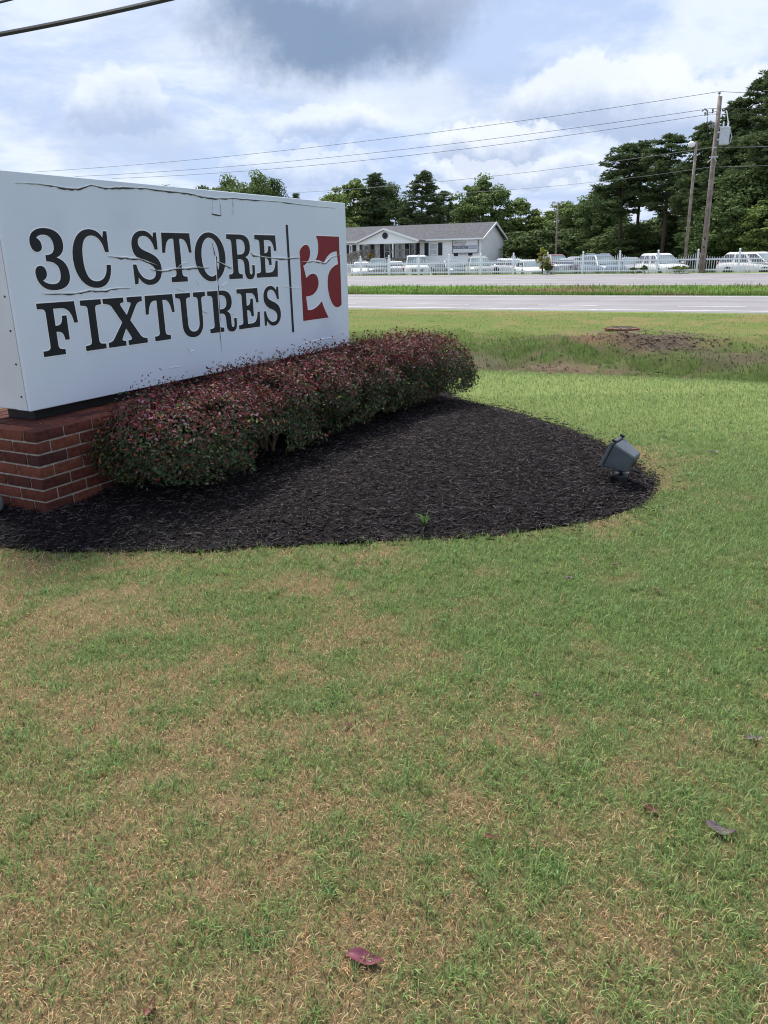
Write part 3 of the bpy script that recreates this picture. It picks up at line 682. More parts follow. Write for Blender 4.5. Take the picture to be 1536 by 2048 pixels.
def make_sign():
    root = empty('monument_sign', sgn(SL/2, -.16, SZ-.065), SAZ, 'white sign cabinet reading 3C STORE FIXTURES with wrinkled face and red logo', 'sign')
    inv = root.matrix_basis.inverted(); dep = .33
    def part(mb, name, m_, parent=root, bevel=0., smooth=False):
        me = mb.mesh(name, m_, bevel=bevel, smooth=smooth); me.transform(inv); return mesh_obj(name, me, parent)
    mb = MB(); sign_box(mb, .06, SL-.06, -.05, -dep+.05, BZ1+.001, SZ+.002); part(mb, 'plinth', M['black_metal'])
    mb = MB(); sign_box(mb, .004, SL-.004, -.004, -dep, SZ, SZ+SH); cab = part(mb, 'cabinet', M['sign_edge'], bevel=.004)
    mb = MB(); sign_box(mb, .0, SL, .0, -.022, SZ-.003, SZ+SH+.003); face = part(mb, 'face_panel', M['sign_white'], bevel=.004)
    # corner angle on the end, with screws
    mb = MB(); sign_box(mb, -.0005, .003, -.024, -.11, SZ+.001, SZ+SH-.002); part(mb, 'corner_angle', M['sign_edge'], cab)
    mb = MB(); sign_box(mb, -.003, .003, -dep+.04, -dep-.01, SZ+.001, SZ+SH-.002); part(mb, 'rear_retainer', M['sign_white'], cab)
    for i in range(7):
        p = sgn(-.002, -.055, SZ+.08+i*.185); mb = MB(); mb.lathe([(.006, -.002), (.0055, .001), (.002, .002)], (0, 0, 0), 8, 'x')
        sc_ = part_local(mb, 'screw', M['crack'], cab, inv, p)
    # letters
    rows = [('3CSTORE', .666, .319, [(.168, .412), (.452, .738), (.926, 1.182), (1.205, 1.496), (1.526, 1.865), (1.893, 2.216), (2.238, 2.53)]),
            ('FIXTURES', .2905, .2985, [(.148, .424), (.459, .620), (.636, .980), (.990, 1.266), (1.287, 1.598), (1.624, 1.942), (1.966, 2.243), (2.300, 2.533)])]
    for text, t0, hh, spans in rows:
        for ch, (a, b) in zip(text, spans):
            lp = svg(GLY[ch]); xs = [p[0] for l in lp for p in l]; x0, x1 = min(xs), max(xs)
            lp = [[(a+(p[0]-x0)/(x1-x0)*(b-a), t0+p[1]*hh) for p in l] for l in lp]
            lt = decal('letter', lp, .0012, .0030, M['vinyl_black'], face, inv); lt['label'] = 'black slab serif %s %s' % ('digit' if ch == '3' else 'letter', ch)
            bd = [offset_loop(dedupe(lp[0]), .006)]+[offset_loop(dedupe(l), -.006) for l in lp[1:]]
            decal('letter_border', bd, .0002, .0012, M['vinyl_white'], face, inv)
    decal('divider_bar', [[(2.677, 1.069), (2.706, 1.069), (2.715, .204), (2.687, .206)]], .0012, .003, M['vinyl_black'], face, inv)
    Z = lambda pts: [on_sign(560+x/7.875, 440+y/7.875) for x, y in pts]
    def curve(pts, it=2):          # closed loop of corner-marked points: smooth runs between corners
        return pts
    la = Z([(565, 248), (925, 262), (932, 480), (946, 690), (957, 1020), (967, 1330), (948, 1355), (920, 1370), (890, 1375), (862, 1362), (838, 1338), (815, 1302), (795, 1255), (775, 1190), (758, 1110), (749, 1030), (748, 960), (754, 890), (768, 832),
            (792, 785), (822, 748), (858, 718), (910, 695), (903, 610), (890, 495), (862, 496), (828, 506), (797, 522), (765, 548), (738, 580), (712, 622), (690, 665), (683, 672), (655, 655), (628, 640), (600, 632), (555, 635), (578, 588), (592, 530), (599, 470), (599, 400), (590, 330), (580, 290)])
    lb = Z([(305, 490), (322, 455), (345, 422), (375, 397), (405, 388), (430, 396), (450, 420), (464, 455), (470, 500), (469, 550), (458, 605), (440, 645), (412, 685), (385, 710), (362, 716), (375, 762), (392, 830), (410, 915), (438, 884), (465, 860), (495, 847), (520, 843),
            (548, 850), (572, 872), (590, 908), (602, 955), (605, 1000), (598, 1050), (580, 1100), (552, 1140), (515, 1175), (470, 1196), (408, 1205), (418, 1280), (435, 1416), (478, 1417), (520, 1405), (560, 1382), (600, 1348), (630, 1312), (655, 1275), (678, 1345), (705, 1415), (735, 1480), (765, 1535), (365, 1590), (345, 1230), (325, 830)])
    for lp in (la, lb):
        d_ = decal('logo_shape', [lp], .0012, .0030, M['vinyl_red'], face, inv); d_['label'] = 'dark red logo shape of curved figures'
        decal('logo_border', [offset_loop(dedupe(lp), .006)], .0002, .0012, M['vinyl_white'], face, inv)
    # wrinkles and splits in the vinyl
    W1 = lambda pts: [on_sign(x/2.1333, 320+y/2.1333) for x, y in pts]
    runs = [([(65, 97), (150, 100), (215, 108), (275, 118), (330, 122), (385, 105), (450, 118), (520, 115), (620, 120), (720, 132), (800, 140), (860, 155), (920, 163), (990, 162), (1090, 170), (1200, 178), (1300, 192), (1430, 205)], .005, 1),
            ([(905, 165), (905, 228), (940, 235), (935, 166)], .003, 1), ([(990, 165), (991, 236)], .003, 1),
            ([(460, 410), (530, 415), (590, 420), (640, 437), (672, 450)], .008, 1), ([(640, 465), (690, 473), (750, 462), (840, 458), (890, 458)], .009, 1), ([(752, 462), (780, 440), (800, 436)], .006, 0),
            ([(905, 350), (918, 400), (921, 470), (928, 560), (935, 680), (948, 822)], .008, 2), ([(920, 430), (950, 442), (975, 455), (990, 460)], .008, 1), ([(1070, 395), (1080, 405), (1130, 415), (1220, 420), (1285, 414)], .009, 1),
            ([(1285, 435), (1330, 430), (1370, 435), (1385, 440), (1410, 415), (1460, 400)], .010, 1), ([(180, 570), (320, 568), (380, 555), (440, 558), (480, 548), (555, 545)], .007, 1), ([(1205, 540), (1250, 545), (1290, 545)], .005, 0),
            ([(1290, 785), (1340, 772), (1380, 762), (1430, 757)], .007, 0), ([(755, 548), (785, 560)], .006, 0), ([(835, 512), (850, 535)], .005, 0), ([(945, 540), (970, 520)], .006, 0), ([(860, 640), (885, 655)], .006, 0),
            ([(800, 800), (812, 818), (828, 812), (822, 792)], .007, 0), ([(720, 888), (775, 880)], .003, 0), ([(985, 655), (1000, 658)], .005, 0)]
    rnd = random.Random(3)
    for pts, w, mode in runs:
        w *= .62; q = W1(pts); dense = []
        for i in range(len(q)-1):
            for k in range(5):
                t = k/5; dense.append((q[i][0]*(1-t)+q[i+1][0]*t, q[i][1]*(1-t)+q[i+1][1]*t+rnd.gauss(0, w*.22)))
        dense.append(q[-1]); n = len(dense); mb = MB()
        for i in range(n):
            e = min(i, n-1-i)/(n*.5); ww = w*(.35+.75*min(1, e*1.6))*rnd.uniform(.75, 1.25); hh_ = ww*.5+.0032
            a = Vector(dense[min(i+1, n-1)])-Vector(dense[max(i-1, 0)]); a = a.normalized() if a.length > 0 else Vector((1, 0)); pn = Vector((-a.y, a.x))
            s_, t_ = dense[i]
            mb.v += [sgn(s_-pn.x*ww, .0005, SZ+t_-pn.y*ww), sgn(s_+pn.x*ww*.2, hh_, SZ+t_+pn.y*ww*.2), sgn(s_+pn.x*ww, .0005, SZ+t_+pn.y*ww)]
        for i in range(n-1):
            mb.f += [(i*3, i*3+1, i*3+4, i*3+3), (i*3+1, i*3+2, i*3+5, i*3+4)]
        part(mb, 'vinyl_wrinkle', M['vinyl_white'], face)
        if mode:                                                       # the split beside the ridge
            mb = MB(); kk = 1.5 if mode == 1 else 2.0
            for i in range(n):
                s_, t_ = dense[i]; a = Vector(dense[min(i+1, n-1)])-Vector(dense[max(i-1, 0)]); a = a.normalized(); pn = Vector((-a.y, a.x))
                if pn.y > 0 or (abs(pn.y) < .3 and pn.x < 0): pn = -pn
                e = min(i, n-1-i)/(n*.5); w0 = w*.85; w1 = w0+kk*.0045*rnd.uniform(.2, 1.4)*min(1, e*2.5+.1)+(.010*math.exp(-((i/n-.42)/.07)**2) if mode == 2 else 0)
                mb.v += [sgn(s_+pn.x*w0, .0036, SZ+t_+pn.y*w0), sgn(s_+pn.x*w1, .0036, SZ+t_+pn.y*w1)]
            for i in range(n-1): mb.f.append((i*2, i*2+1, i*2+3, i*2+2))
            part(mb, 'vinyl_split', M['crack'], face)
def part_local(mb, name, m_, parent, inv, p):
    me = mb.mesh(name, m_); o = mesh_obj(name, me, parent); o.location = inv @ Vector(p); return o
make_sign()

# ------------------------------------------------------------------ hedge: six clipped shrubs
FORK = on_ground(537, 902, .07)
def shrub(s, o, rs, ro, z0, z1, nleaf, seed, label, yellow=0.):
    r = np.random.default_rng(seed); cx, cy, _ = sgn(s, o, 0); gz = float(zbed(cx, cy))
    root = empty('clipped_shrub', (cx, cy, gz), SAZ, label, 'shrub', 'row of clipped shrubs in front of the sign')
    zc = (z0+z1)/2; hz = (z1-z0)/2
    n = nleaf; d = r.normal(size=(n, 3)); d[:, 2] += .35*np.abs(d[:, 2]); d /= np.linalg.norm(d, axis=1)[:, None]
    ex = 3.2; k = (np.abs(d[:, 0])**ex+np.abs(d[:, 1])**ex+np.abs(d[:, 2])**ex)**(-1/ex)      # rounded box
    dep = 1-np.abs(r.normal(0, .10, n))-(r.random(n) < .25)*r.uniform(0, .45, n)
    lump = 1+.10*(fbm(VNoise(seed+3), d[:, 0]*7+9+d[:, 2]*5, d[:, 1]*7+9-d[:, 2]*4, 2)-.5)*2+.17*(fbm(VNoise(seed), d[:, 0]*2.4+5+d[:, 2], d[:, 1]*2.4+5-d[:, 2]*1.7, 3)-.5)*2
    q = d*(k*dep*lump)[:, None]
    P = np.stack([q[:, 0]*rs, q[:, 1]*ro, zc-gz+q[:, 2]*hz], 1)
    low = q[:, 2] < -.5; P[low, :2] *= (1-.35*((-q[low, 2]-.5)/.5))[:, None]                    # tucked in below
    spr = (q[:, 2] > .7) & (r.random(n) < .34); P[spr, 2] += np.abs(r.normal(0, .04, spr.sum()))
    sp2 = (dep > .9) & (r.random(n) < .12); P[sp2] += d[sp2]*np.abs(r.normal(0, .035, sp2.sum()))[:, None]    # new shoots
    hole = fbm(VNoise(seed+50), P[:, 0]*6, P[:, 1]*3+P[:, 2]*6, 2); ok = (hole > .37) | (dep < .8); ok &= P[:, 2] > .02+.11*r.random(n)+.10*fbm(VNoise(seed+70), P[:, 0]*4+9, P[:, 1]*4+9, 2)
    ss, oo = s+P[:, 0], o-P[:, 1]; A_, B_ = np.array([.80, 1.10]), np.array([1.54, .54]); AB = B_-A_      # gap between two shrubs, open to the front
    tt = np.clip(((ss-A_[0])*AB[0]+(oo-A_[1])*AB[1])/(AB@AB), 0, 1); gap = np.hypot(ss-A_[0]-tt*AB[0], oo-A_[1]-tt*AB[1])
    ok &= ~((gap < .09+.05*r.random(n)) & (P[:, 2] < .30-.05*r.random(n)))
    P, q, d, dep = P[ok], q[ok], d[ok], dep[ok]; n = len(P)
    nrm = d*.9+r.normal(0, .55, (n, 3)); nrm[:, 2] += .35; nrm /= np.linalg.norm(nrm, axis=1)[:, None]
    t = np.cross(nrm, r.normal(size=(n, 3))); t[:, 2] += .35*(q[:, 2] > .4); t /= np.linalg.norm(t, axis=1)[:, None]
    b = np.cross(nrm, t); b /= np.linalg.norm(b, axis=1)[:, None]
    ln = r.uniform(.018, .036, n)[:, None]; wd = ln*r.uniform(.36, .52, n)[:, None]
    V = np.stack([P, P+t*ln*.5+b*wd*.5+nrm*.002, P+t*ln-nrm*.003, P+t*ln*.5-b*wd*.5+nrm*.002], 1).reshape(-1, 3)
    i = np.arange(n)*4; F = np.stack([np.stack([i, i+1, i+2], 1), np.stack([i, i+2, i+3], 1)], 1).reshape(-1, 3)
    # colour: young burgundy growth on the clipped top, dark green older leaves on the sides
    top = sstep(q[:, 2], .15, .85)*sstep(dep, .72, .95); kk = r.random(n)
    green = np.array([.040, .062, .027])*(.6+.9*r.random((n, 1))); red = np.array([.165, .036, .036])*(.35+1.2*r.random((n, 1)))
    mauve = np.array([.24, .135, .16])*(.7+.6*r.random((n, 1))); orange = np.array([.19, .075, .03])*(.7+.6*r.random((n, 1)))
    lime = np.array([.13, .16, .035])*(.7+.6*r.random((n, 1)))
    C = np.where((kk < .08+.72*top)[:, None], red, green)
    C = np.where(((r.random(n) < .04+.12*top))[:, None], mauve, C)
    C = np.where((r.random(n) < .06)[:, None], orange, C)
    C = np.where((r.random(n) < .04+yellow*sstep(d[:, 0], .2, .7))[:, None], lime, C)
    mesh_obj('foliage', np_mesh('foliage', V, F, M['leaf'], False, np.repeat(C, 4, 0)), root)
    for j in range(11):
        a = r.uniform(0, 6.28); x0, y0 = r.normal(0, .05, 2)
        e = (math.cos(a)*rs*.6, math.sin(a)*ro*.6); h = z1-gz; mb = MB()
        pts = [(x0, y0, -.03), (x0+e[0]*.25, y0+e[1]*.25, h*.25), (x0+e[0]*.6, y0+e[1]*.6, h*.5), (e[0], e[1], h*.75)]
        mb.tube(pts, [.010, .008, .006, .003], 5)
        for q_ in range(3):
            a2 = a+r.uniform(-1, 1); k0 = pts[1+q_ % 2]; mb.tube([k0, (k0[0]+.12*math.cos(a2), k0[1]+.12*math.sin(a2), k0[2]+.10)], [.005, .002], 4)
        mb.build('stem', M['twig'], root)
    if seed == 101:
        f = root.matrix_basis.inverted() @ Vector((FORK[0]-.06*SN[0], FORK[1]-.06*SN[1], float(zbed(FORK[0], FORK[1]))-.02))
        for e in ((-.13, -.02, .22), (-.03, .03, .27), (.06, -.01, .25), (.12, .03, .19)):
            MB().tube([tuple(f), tuple(f+Vector((0, 0, .07))), tuple(f+Vector((e[0]*.4, e[1], .13))), tuple(f+Vector(e))], [.017, .014, .009, .005], 7).build('stem', mat('bare_stem', (.30, .21, .15), (.42, .31, .23), 30, .8, .2), root)
    return root
SH_L = ['low clipped shrub with burgundy top hiding the brick corner', 'burgundy topped shrub with a bare forked stem showing below', 'burgundy topped shrub under the letters T and U of the sign', 'burgundy topped shrub under the letters R and E of the sign',
        'burgundy topped shrub below the red logo of the sign', 'rounded shrub standing beyond the far end of the sign']
for i, (s, o, rs, ro, z1) in enumerate([(.72, .56, .58, .46, .62), (1.50, .55, .52, .46, .64), (2.16, .56, .48, .46, .655), (2.80, .55, .47, .46, .65), (3.38, .56, .47, .47, .655), (3.92, .62, .46, .52, .66)]):
    shrub(s, o, rs, ro, .05 if i < 5 else .03, z1, 34000 if i < 2 else 27000, 100+i, SH_L[i], .10 if i == 5 else 0.)

# ------------------------------------------------------------------ floodlights
def floodlight():
    p = on_ground(1240, 962, .03); root = empty('floodlight', (p[0], p[1], float(zbed(p[0], p[1]))), 0, 'grey box floodlight tilted toward the sign at the bed edge', 'floodlight')
    inv_l = Matrix.Rotation(0, 4, 'Z')
    # head: front frame faces the sign (down-left of picture), body narrows to the back
    aim = Vector((SB[0]+2.2*SD[0]-p[0], SB[1]+2.2*SD[1]-p[1], 0)).normalized(); aim = (aim+Vector((0, 0, .42))).normalized()
    side = aim.cross(Vector((0, 0, 1))).normalized(); up = side.cross(aim).normalized()
    c = Vector((-.01, 0, .165))
    def P(a, s_, u_): return tuple(c+aim*a+side*s_+up*u_)
    def block(a0, w0, h0, a1, w1, h1): return [P(a0, -w0, -h0), P(a0, w0, -h0), P(a0, w0, h0), P(a0, -w0, h0), P(a1, -w1, -h1), P(a1, w1, -h1), P(a1, w1, h1), P(a1, -w1, h1)]
    mb = MB(); mb.hexa(block(-.10, .070, .060, .055, .105, .085)); mb.build('housing', M['fixture'], root, bevel=.008)
    mb = MB(); mb.hexa(block(.057, .112, .092, .078, .112, .092)); fr = mb.build('front_frame', M['fixture'], root, bevel=.004)
    mb = MB(); mb.hexa(block(.0785, .096, .076, .081, .096, .076)); mb.build('lens', M['lens'], fr)
    for s_ in (-.085, .085):
        mb = MB(); mb.hexa([P(a, s_+ds, .092+du) for du in (0, .014) for a, ds in ((.05, -.01), (.082, -.01), (.082, .01), (.05, .01))]); mb.build('latch', M['black_metal'], fr, bevel=.002)
    mb = MB(); mb.hexa(block(-.104, .03, .02, -.099, .03, .02)); mb.build('rear_label', M['black_metal'], root)
    mb = MB(); mb.tube([P(-.02, 0, -.065), (0, 0, .065), (0, 0, .04)], [.014, .016, .016], 10); mb.build('knuckle', M['black_metal'], root)
    mb = MB(); mb.lathe([(.05, -.02), (.05, .03), (.045, .04), (.02, .045)], (0, 0, 0), 14); mb.build('base_box', M['black_metal'], root)
    for dx in (-.035, .03):
        mb = MB(); mb.lathe([(.011, -.012), (.011, .012)], (dx, -.03, .058), 8, 'x'); mb.build('bolt', M['galv'], root)
    root.scale = (.94, .94, .94)
    MB().tube([(.03, .05, .02), (.10, .12, .035), (.17, .16, .01), (.22, .18, -.03)], .008, 6).build('cable', M['black_metal'], root)
    # grey bullet lamp beside the brick base
    q = on_ground(-6, 1030, .06); r2 = empty('bullet_lamp', (q[0], q[1], float(zbed(q[0], q[1]))), 0, 'grey metal lamp lying by the foot of the brick base', 'lamp')
    mb = MB(); mb.tube([(-.20, .01, .085), (-.17, .01, .085), (-.02, 0, .075), (.025, 0, .072), (.035, 0, .072)], [.03, .055, .052, .045, .03], 16); mb.build('housing', mat('lamp_grey', (.17, .19, .21), rough=.5), r2, smooth=True)
    mb = MB(); mb.tube([(-.09, 0, .04), (-.09, 0, -.03)], .014, 8); mb.build('stem', M['galv'], r2)
floodlight()

# ------------------------------------------------------------------ manhole, dead leaves, weeds
def manhole():
    x, y = MANHOLE[0], MANHOLE[1]; z = float(zg(x, y)); root = empty('manhole', (x, y, z), 0, 'rusty manhole ring and cover on top of the ditch bank', 'manhole')
    MB().lathe([(.36, -.30), (.36, .0), (.38, .005), (.38, .055), (.335, .06), (.33, .04)], (0, 0, 0), 28).build('ring', M['rust'], root)
    MB().lathe([(.325, .01), (.325, .048), (.30, .052)], (0, 0, 0), 28).build('cover', M['iron'], root)
    for k in range(6):
        a = k*math.pi/3; MB().box((.16*math.cos(a), .16*math.sin(a), .056), (.2, .03, .012), a).build('rib', M['iron'], root)
manhole()
def clods():
    r = np.random.default_rng(5); V = []; F = []; C = []
    base = np.array([(1, 0, 0), (-1, 0, 0), (0, 1, 0), (0, -1, 0), (0, 0, 1), (0, 0, -1)], float); fc = [(0, 2, 4), (2, 1, 4), (1, 3, 4), (3, 0, 4), (2, 0, 5), (1, 2, 5), (3, 1, 5), (0, 3, 5)]
    for px, py, zz, su, sv, n in ((1310, 712, -.65, .75, .40, 1500), (1150, 735, -.7, 1.0, .3, 350), (1450, 740, -.75, .9, .3, 200)):
        p = on_ground(px, py, zz)
        for k in range(n):
            a, b = r.normal(0, su), r.normal(0, sv); x = p[0]+a*EU[0]+b*NV[0]; y = p[1]+a*EU[1]+b*NV[1]; s = .008+.016*r.random()**3
            q = base*s*r.uniform(.6, 1.4, (6, 3))*np.array([1.8, 1, .5]); t = r.uniform(0, 6.28); q = np.stack([q[:, 0]*math.cos(t)-q[:, 1]*math.sin(t), q[:, 0]*math.sin(t)+q[:, 1]*math.cos(t), q[:, 2]], 1)
            i = len(V)*6; V.append(q+np.array([x, y, float(zg(x, y))+s*.25])); F += [(i+f[0], i+f[1], i+f[2]) for f in fc]; C.append(np.repeat((np.array([.15, .11, .085])*r.uniform(.45, 1.5))[None], 6, 0))
    tag(mesh_obj('dirt_clods', np_mesh('dirt_clods', np.concatenate(V), np.array(F), M['chip'], False, np.concatenate(C))), 'loose brown dirt clods and litter on the ditch bank below the manhole', 'dirt', kind='stuff')
clods()
LEAFM = [mat('dead_leaf_a', (.13, .028, .05), (.19, .05, .075), 60, .45, .4), mat('dead_leaf_b', (.10, .022, .018), (.17, .05, .03), 60, .5, .4), mat('dead_leaf_c', (.11, .075, .095), (.19, .14, .165), 60, .45, .5)]
def dead_leaf(px, py, ln, yaw, mi, label, lift=.012, curl=.3):
    p = on_ground(px, py, .012); z = float(zg(p[0], p[1])) if bed_sd(p[0], p[1]) < 0 else float(zbed(p[0], p[1]))
    root = empty('fallen_leaf', (p[0], p[1], z), yaw, label, 'leaf', 'fallen leaves on the lawn')
    n = 10; V = []; F = []
    for i in range(n+1):
        t = i/n; w = .21*ln*math.sin(math.pi*t**.8)**.9*(1-.12*t)+.0004; zz = lift+curl*ln*.5*(t-.5)**2*2+.004*math.sin(7*t)
        x = (t-.5)*ln; V += [(x, -w, zz+w*.35), (x, -w*.5, zz+w*.1), (x, 0, zz-.001), (x, w*.5, zz+w*.14), (x, w, zz+w*.45)]
    for i in range(n):
        for k in range(4): F.append((i*5+k, i*5+k+1, i*5+k+6, i*5+k+5))
    b = MB(); b.add(V, F); o = b.build('blade', LEAFM[mi], root, smooth=True)
    MB().tube([(-.62*ln, 0, lift+curl*ln*.32), (-.4*ln, 0, lift+curl*ln*.16+.001), (0, 0, lift+.0012), (.45*ln, 0, lift+curl*ln*.2+.001)], [.0012, .0012, .001, .0004], 5).build('midrib', M['twig'], root)
for px, py, ln, yaw, mi, lb in [
    (730, 1918, .080, -.25, 0, 'wide magenta leaf lying flat on a dry tan patch'), (1510, 1475, .062, .25, 2, 'mauve leaf with a red edge on dense green grass'), (1440, 1660, .075, -.45, 2, 'dark arched leaf curling off the grass'),
    (1302, 1616, .050, -.7, 1, 'crumpled rust coloured leaf in green grass'), (985, 1674, .038, .1, 1, 'small dark red leaf beside a thick green tuft'), (1076, 1388, .038, .3, 0, 'small pink red leaf in mixed dry grass'),
    (697, 1447, .030, .9, 0, 'tiny bright pink petal like leaf in the grass'), (1138, 1156, .050, .6, 2, 'pale mauve leaf standing in short grass'), (1316, 1180, .045, -.2, 1, 'dark red leaf in deep green grass'),
    (894, 1080, .045, .4, 0, 'pinkish leaf at the front edge of the mulch'), (1127, 1063, .045, 1.2, 1, 'dark red leaf at the curve of the mulch edge'), (1232, 1130, .045, .1, 1, 'brown red leaf in grass beyond the mulch curve'),
    (300, 2016, .045, 1.4, 1, 'dark red leaf upright in dry brown grass'), (1427, 905, .085, .15, 2, 'grey curled leaf on bright grass behind the floodlight'), (1332, 875, .06, .1, 2, 'grey sliver of leaf on bright grass near the floodlight'), (1290, 912, .055, .7, 1, 'reddish leaf on grass just behind the floodlight'),
    (1523, 1297, .04, .5, 1, 'maroon leaf half sunk in thick green grass'), (1106, 742, .14, .2, 1, 'brown leaf at the lip of the ditch')]:
    dead_leaf(px, py, ln, yaw, mi, lb, curl=.9 if 'arched' in lb else .3)
def weed(p, h, n, colr, label, name='weed', cat='weed', seed=1, wid=.02, group=None):
    r = np.random.default_rng(seed); root = empty(name, p, 0, label, cat, group); V = []; F = []; C = []
    for i in range(n):
        a = r.uniform(0, 6.28); l = h*r.uniform(.5, 1.1); lean = r.uniform(.2, 1.0); d = np.array([math.cos(a), math.sin(a)]); q = np.array([-d[1], d[0]])*wid*r.uniform(.5, 1)
        z1_, z2_ = l*.6*math.cos(lean*.5), l*.6*math.cos(lean*.5)+l*.4*math.cos(lean*1.5); r1_, r2_ = l*.6*math.sin(lean*.5), l*.6*math.sin(lean*.5)+l*.4*math.sin(lean*1.5)
        b = len(V); V += [(*(-q*.3), 0), (*(q*.3), 0), (*(d*r1_-q), z1_), (*(d*r1_+q), z1_), (*(d*r2_), z2_)]; F.append((b, b+1, b+3, b+2)); F.append((b+2, b+3, b+4, b+4)); C += [np.array(colr)*r.uniform(.7, 1.3)]*5
    Q = np.array([f for f in F if len(set(f)) == 4]); T = np.array([f[:3] for f in F if len(set(f)) == 3])
    mesh_obj('leaves', np_mesh('leaves', V, [Q, T], M['grass'], False, np.array(C)), root)
for k, (px, py, h, n, lb) in enumerate([(850, 1052, .10, 16, 'sparse green weed sprouting from the front of the mulch'), (400, 1106, .05, 14, 'bright green grass tuft at the mulch edge'), (785, 812, .16, 14, 'leafy green sprout at the foot of the shrubs'), (745, 838, .13, 12, 'darker green sprout under the shrubs')]):
    p = on_ground(px, py, .03); weed((p[0], p[1], float(zbed(p[0], p[1]))), h, n, (.10, .19, .05), lb, seed=k, wid=.006 if k < 2 else .014)
#PART3
# ------------------------------------------------------------------ picket fence
def zlot(x, y): return float(zg(x, y, True))
FV = 55.75
def fence():
    u0 = ucoord(at(560, FV)); u1 = ucoord(at(1640, FV)); bay = 2.44; n = int((u1-u0)/bay)+1
    x, y = uv2xy(u0, FV); root = empty('picket_fence', (x, y, 0), -TH, 'white vinyl picket fence with ball topped posts along the car lot', 'fence')
    pk = MB().box((0, 0, .5), (.030, .02, 1.0)); pk.hexa([(-.018, -.01, 1), (.018, -.01, 1), (.018, .01, 1), (-.018, .01, 1), (-.002, -.01, 1.04), (.002, -.01, 1.04), (.002, .01, 1.04), (-.002, .01, 1.04)])
    pm = pk.mesh('picket', M['fence_vinyl'])
    post = MB().box((0, 0, .62), (.127, .127, 1.24)); postm = post.mesh('post', M['fence_vinyl'])
    cap = MB().box((0, 0, .015), (.16, .16, .03)).lathe([(.05, .03), (.035, .06), (.03, .08), (.055, .11), (.068, .15), (.055, .19), (.02, .21)], (0, 0, 0), 12); capm = cap.mesh('post_cap', M['fence_vinyl'], smooth=False)
    rail = MB().box((0, 0, 0), (bay-.10, .045, .09)); railm = rail.mesh('rail', M['fence_vinyl'])
    cnt = 0; rest = MB(); px_c = ucoord(at(1200, FV))-u0
    bays = sorted(range(n), key=lambda i: -i)          # right hand bays stand nearer
    def base(i): xx, yy = uv2xy(u0+i, FV); return zlot(xx, yy)
    for i in range(n+1):
        o = mesh_obj('post', postm, root); o.location = (i*bay, 0, base(i*bay)); c = mesh_obj('post_cap', capm, o); c.location = (0, 0, 1.24)
    for i in bays:
        b = base((i+.5)*bay)
        for z in (.18, .82):
            o = mesh_obj('rail', railm, root); o.location = ((i+.5)*bay, .012, b+z)
        for k in range(1, 17):
            t = k/17; h = .94+.30*abs(2*t-1)**2.0; x_ = i*bay+t*bay
            if cnt < 300:
                o = mesh_obj('picket', pm, root); o.location = (x_, -.022, b+.06); o.scale = (1, 1, h-.06); cnt += 1
            else: rest.box((x_, -.022, b+.06+(h-.06)/2), (.030, .02, h-.06))
    if rest.v: o = rest.build('picket_rest', M['fence_vinyl'], root); o['kind'] = 'stuff'
fence()

# ------------------------------------------------------------------ cars
def car_body(kind):
    """stations: x, z bottom, z top, half width; front is +x"""
    if kind == 'sedan':
        L_, W_ = 4.75, .90; st = [(-2.37, .40, .80, .70), (-2.25, .28, .98, .80), (-1.7, .22, 1.03, .88), (-.9, .20, .98, .90), (.2, .20, .95, .90), (1.0, .20, .94, .89), (1.7, .22, .86, .87), (2.2, .26, .74, .80), (2.37, .34, .60, .66)]
        gh = dict(wb=(1.05, -1.75), roof=(.25, -.95), zb=.93, zr=1.45, hb=.82, hr=.62); split = [(-.02, .47), (.51, .98)]
    elif kind == 'suv':
        L_, W_ = 4.8, .95; st = [(-2.4, .42, .95, .82), (-2.3, .32, 1.08, .88), (-1.6, .28, 1.10, .93), (-.8, .26, 1.08, .95), (.2, .26, 1.06, .95), (.9, .26, 1.05, .94), (1.6, .28, 1.02, .93), (2.15, .30, .95, .88), (2.4, .40, .78, .76)]
        gh = dict(wb=(1.15, -2.30), roof=(.12, -1.78), zb=1.04, zr=1.74, hb=.87, hr=.65); split = [(0, .31), (.345, .63), (.665, .97)]
    elif kind == 'van':
        L_, W_ = 5.1, .98; st = [(-2.55, .42, 1.0, .88), (-2.45, .30, 1.10, .94), (-1.6, .24, 1.12, .98), (-.6, .22, 1.10, .98), (.4, .22, 1.06, .98), (1.2, .22, 1.02, .97), (1.8, .24, .96, .94), (2.3, .28, .86, .87), (2.55, .38, .70, .74)]
        gh = dict(wb=(1.62, -2.45), roof=(.42, -1.95), zb=1.05, zr=1.72, hb=.90, hr=.68); split = [(0, .30), (.335, .64), (.675, .97)]
    else:   # truck: tall flat nose
        L_, W_ = 5.4, 1.0; st = [(-2.7, .50, 1.10, .92), (-2.6, .42, 1.16, .96), (-1.6, .38, 1.18, .99), (-.6, .36, 1.18, 1.0), (.4, .36, 1.18, 1.0), (1.2, .36, 1.17, .99), (2.0, .38, 1.14, .98), (2.55, .40, 1.08, .95), (2.7, .46, .95, .90)]
        gh = dict(wb=(1.15, -2.6), roof=(.55, -2.45), zb=1.15, zr=1.92, hb=.92, hr=.76); split = [(0, .31), (.345, .63), (.665, .97)]
    return L_, W_, st, gh, split
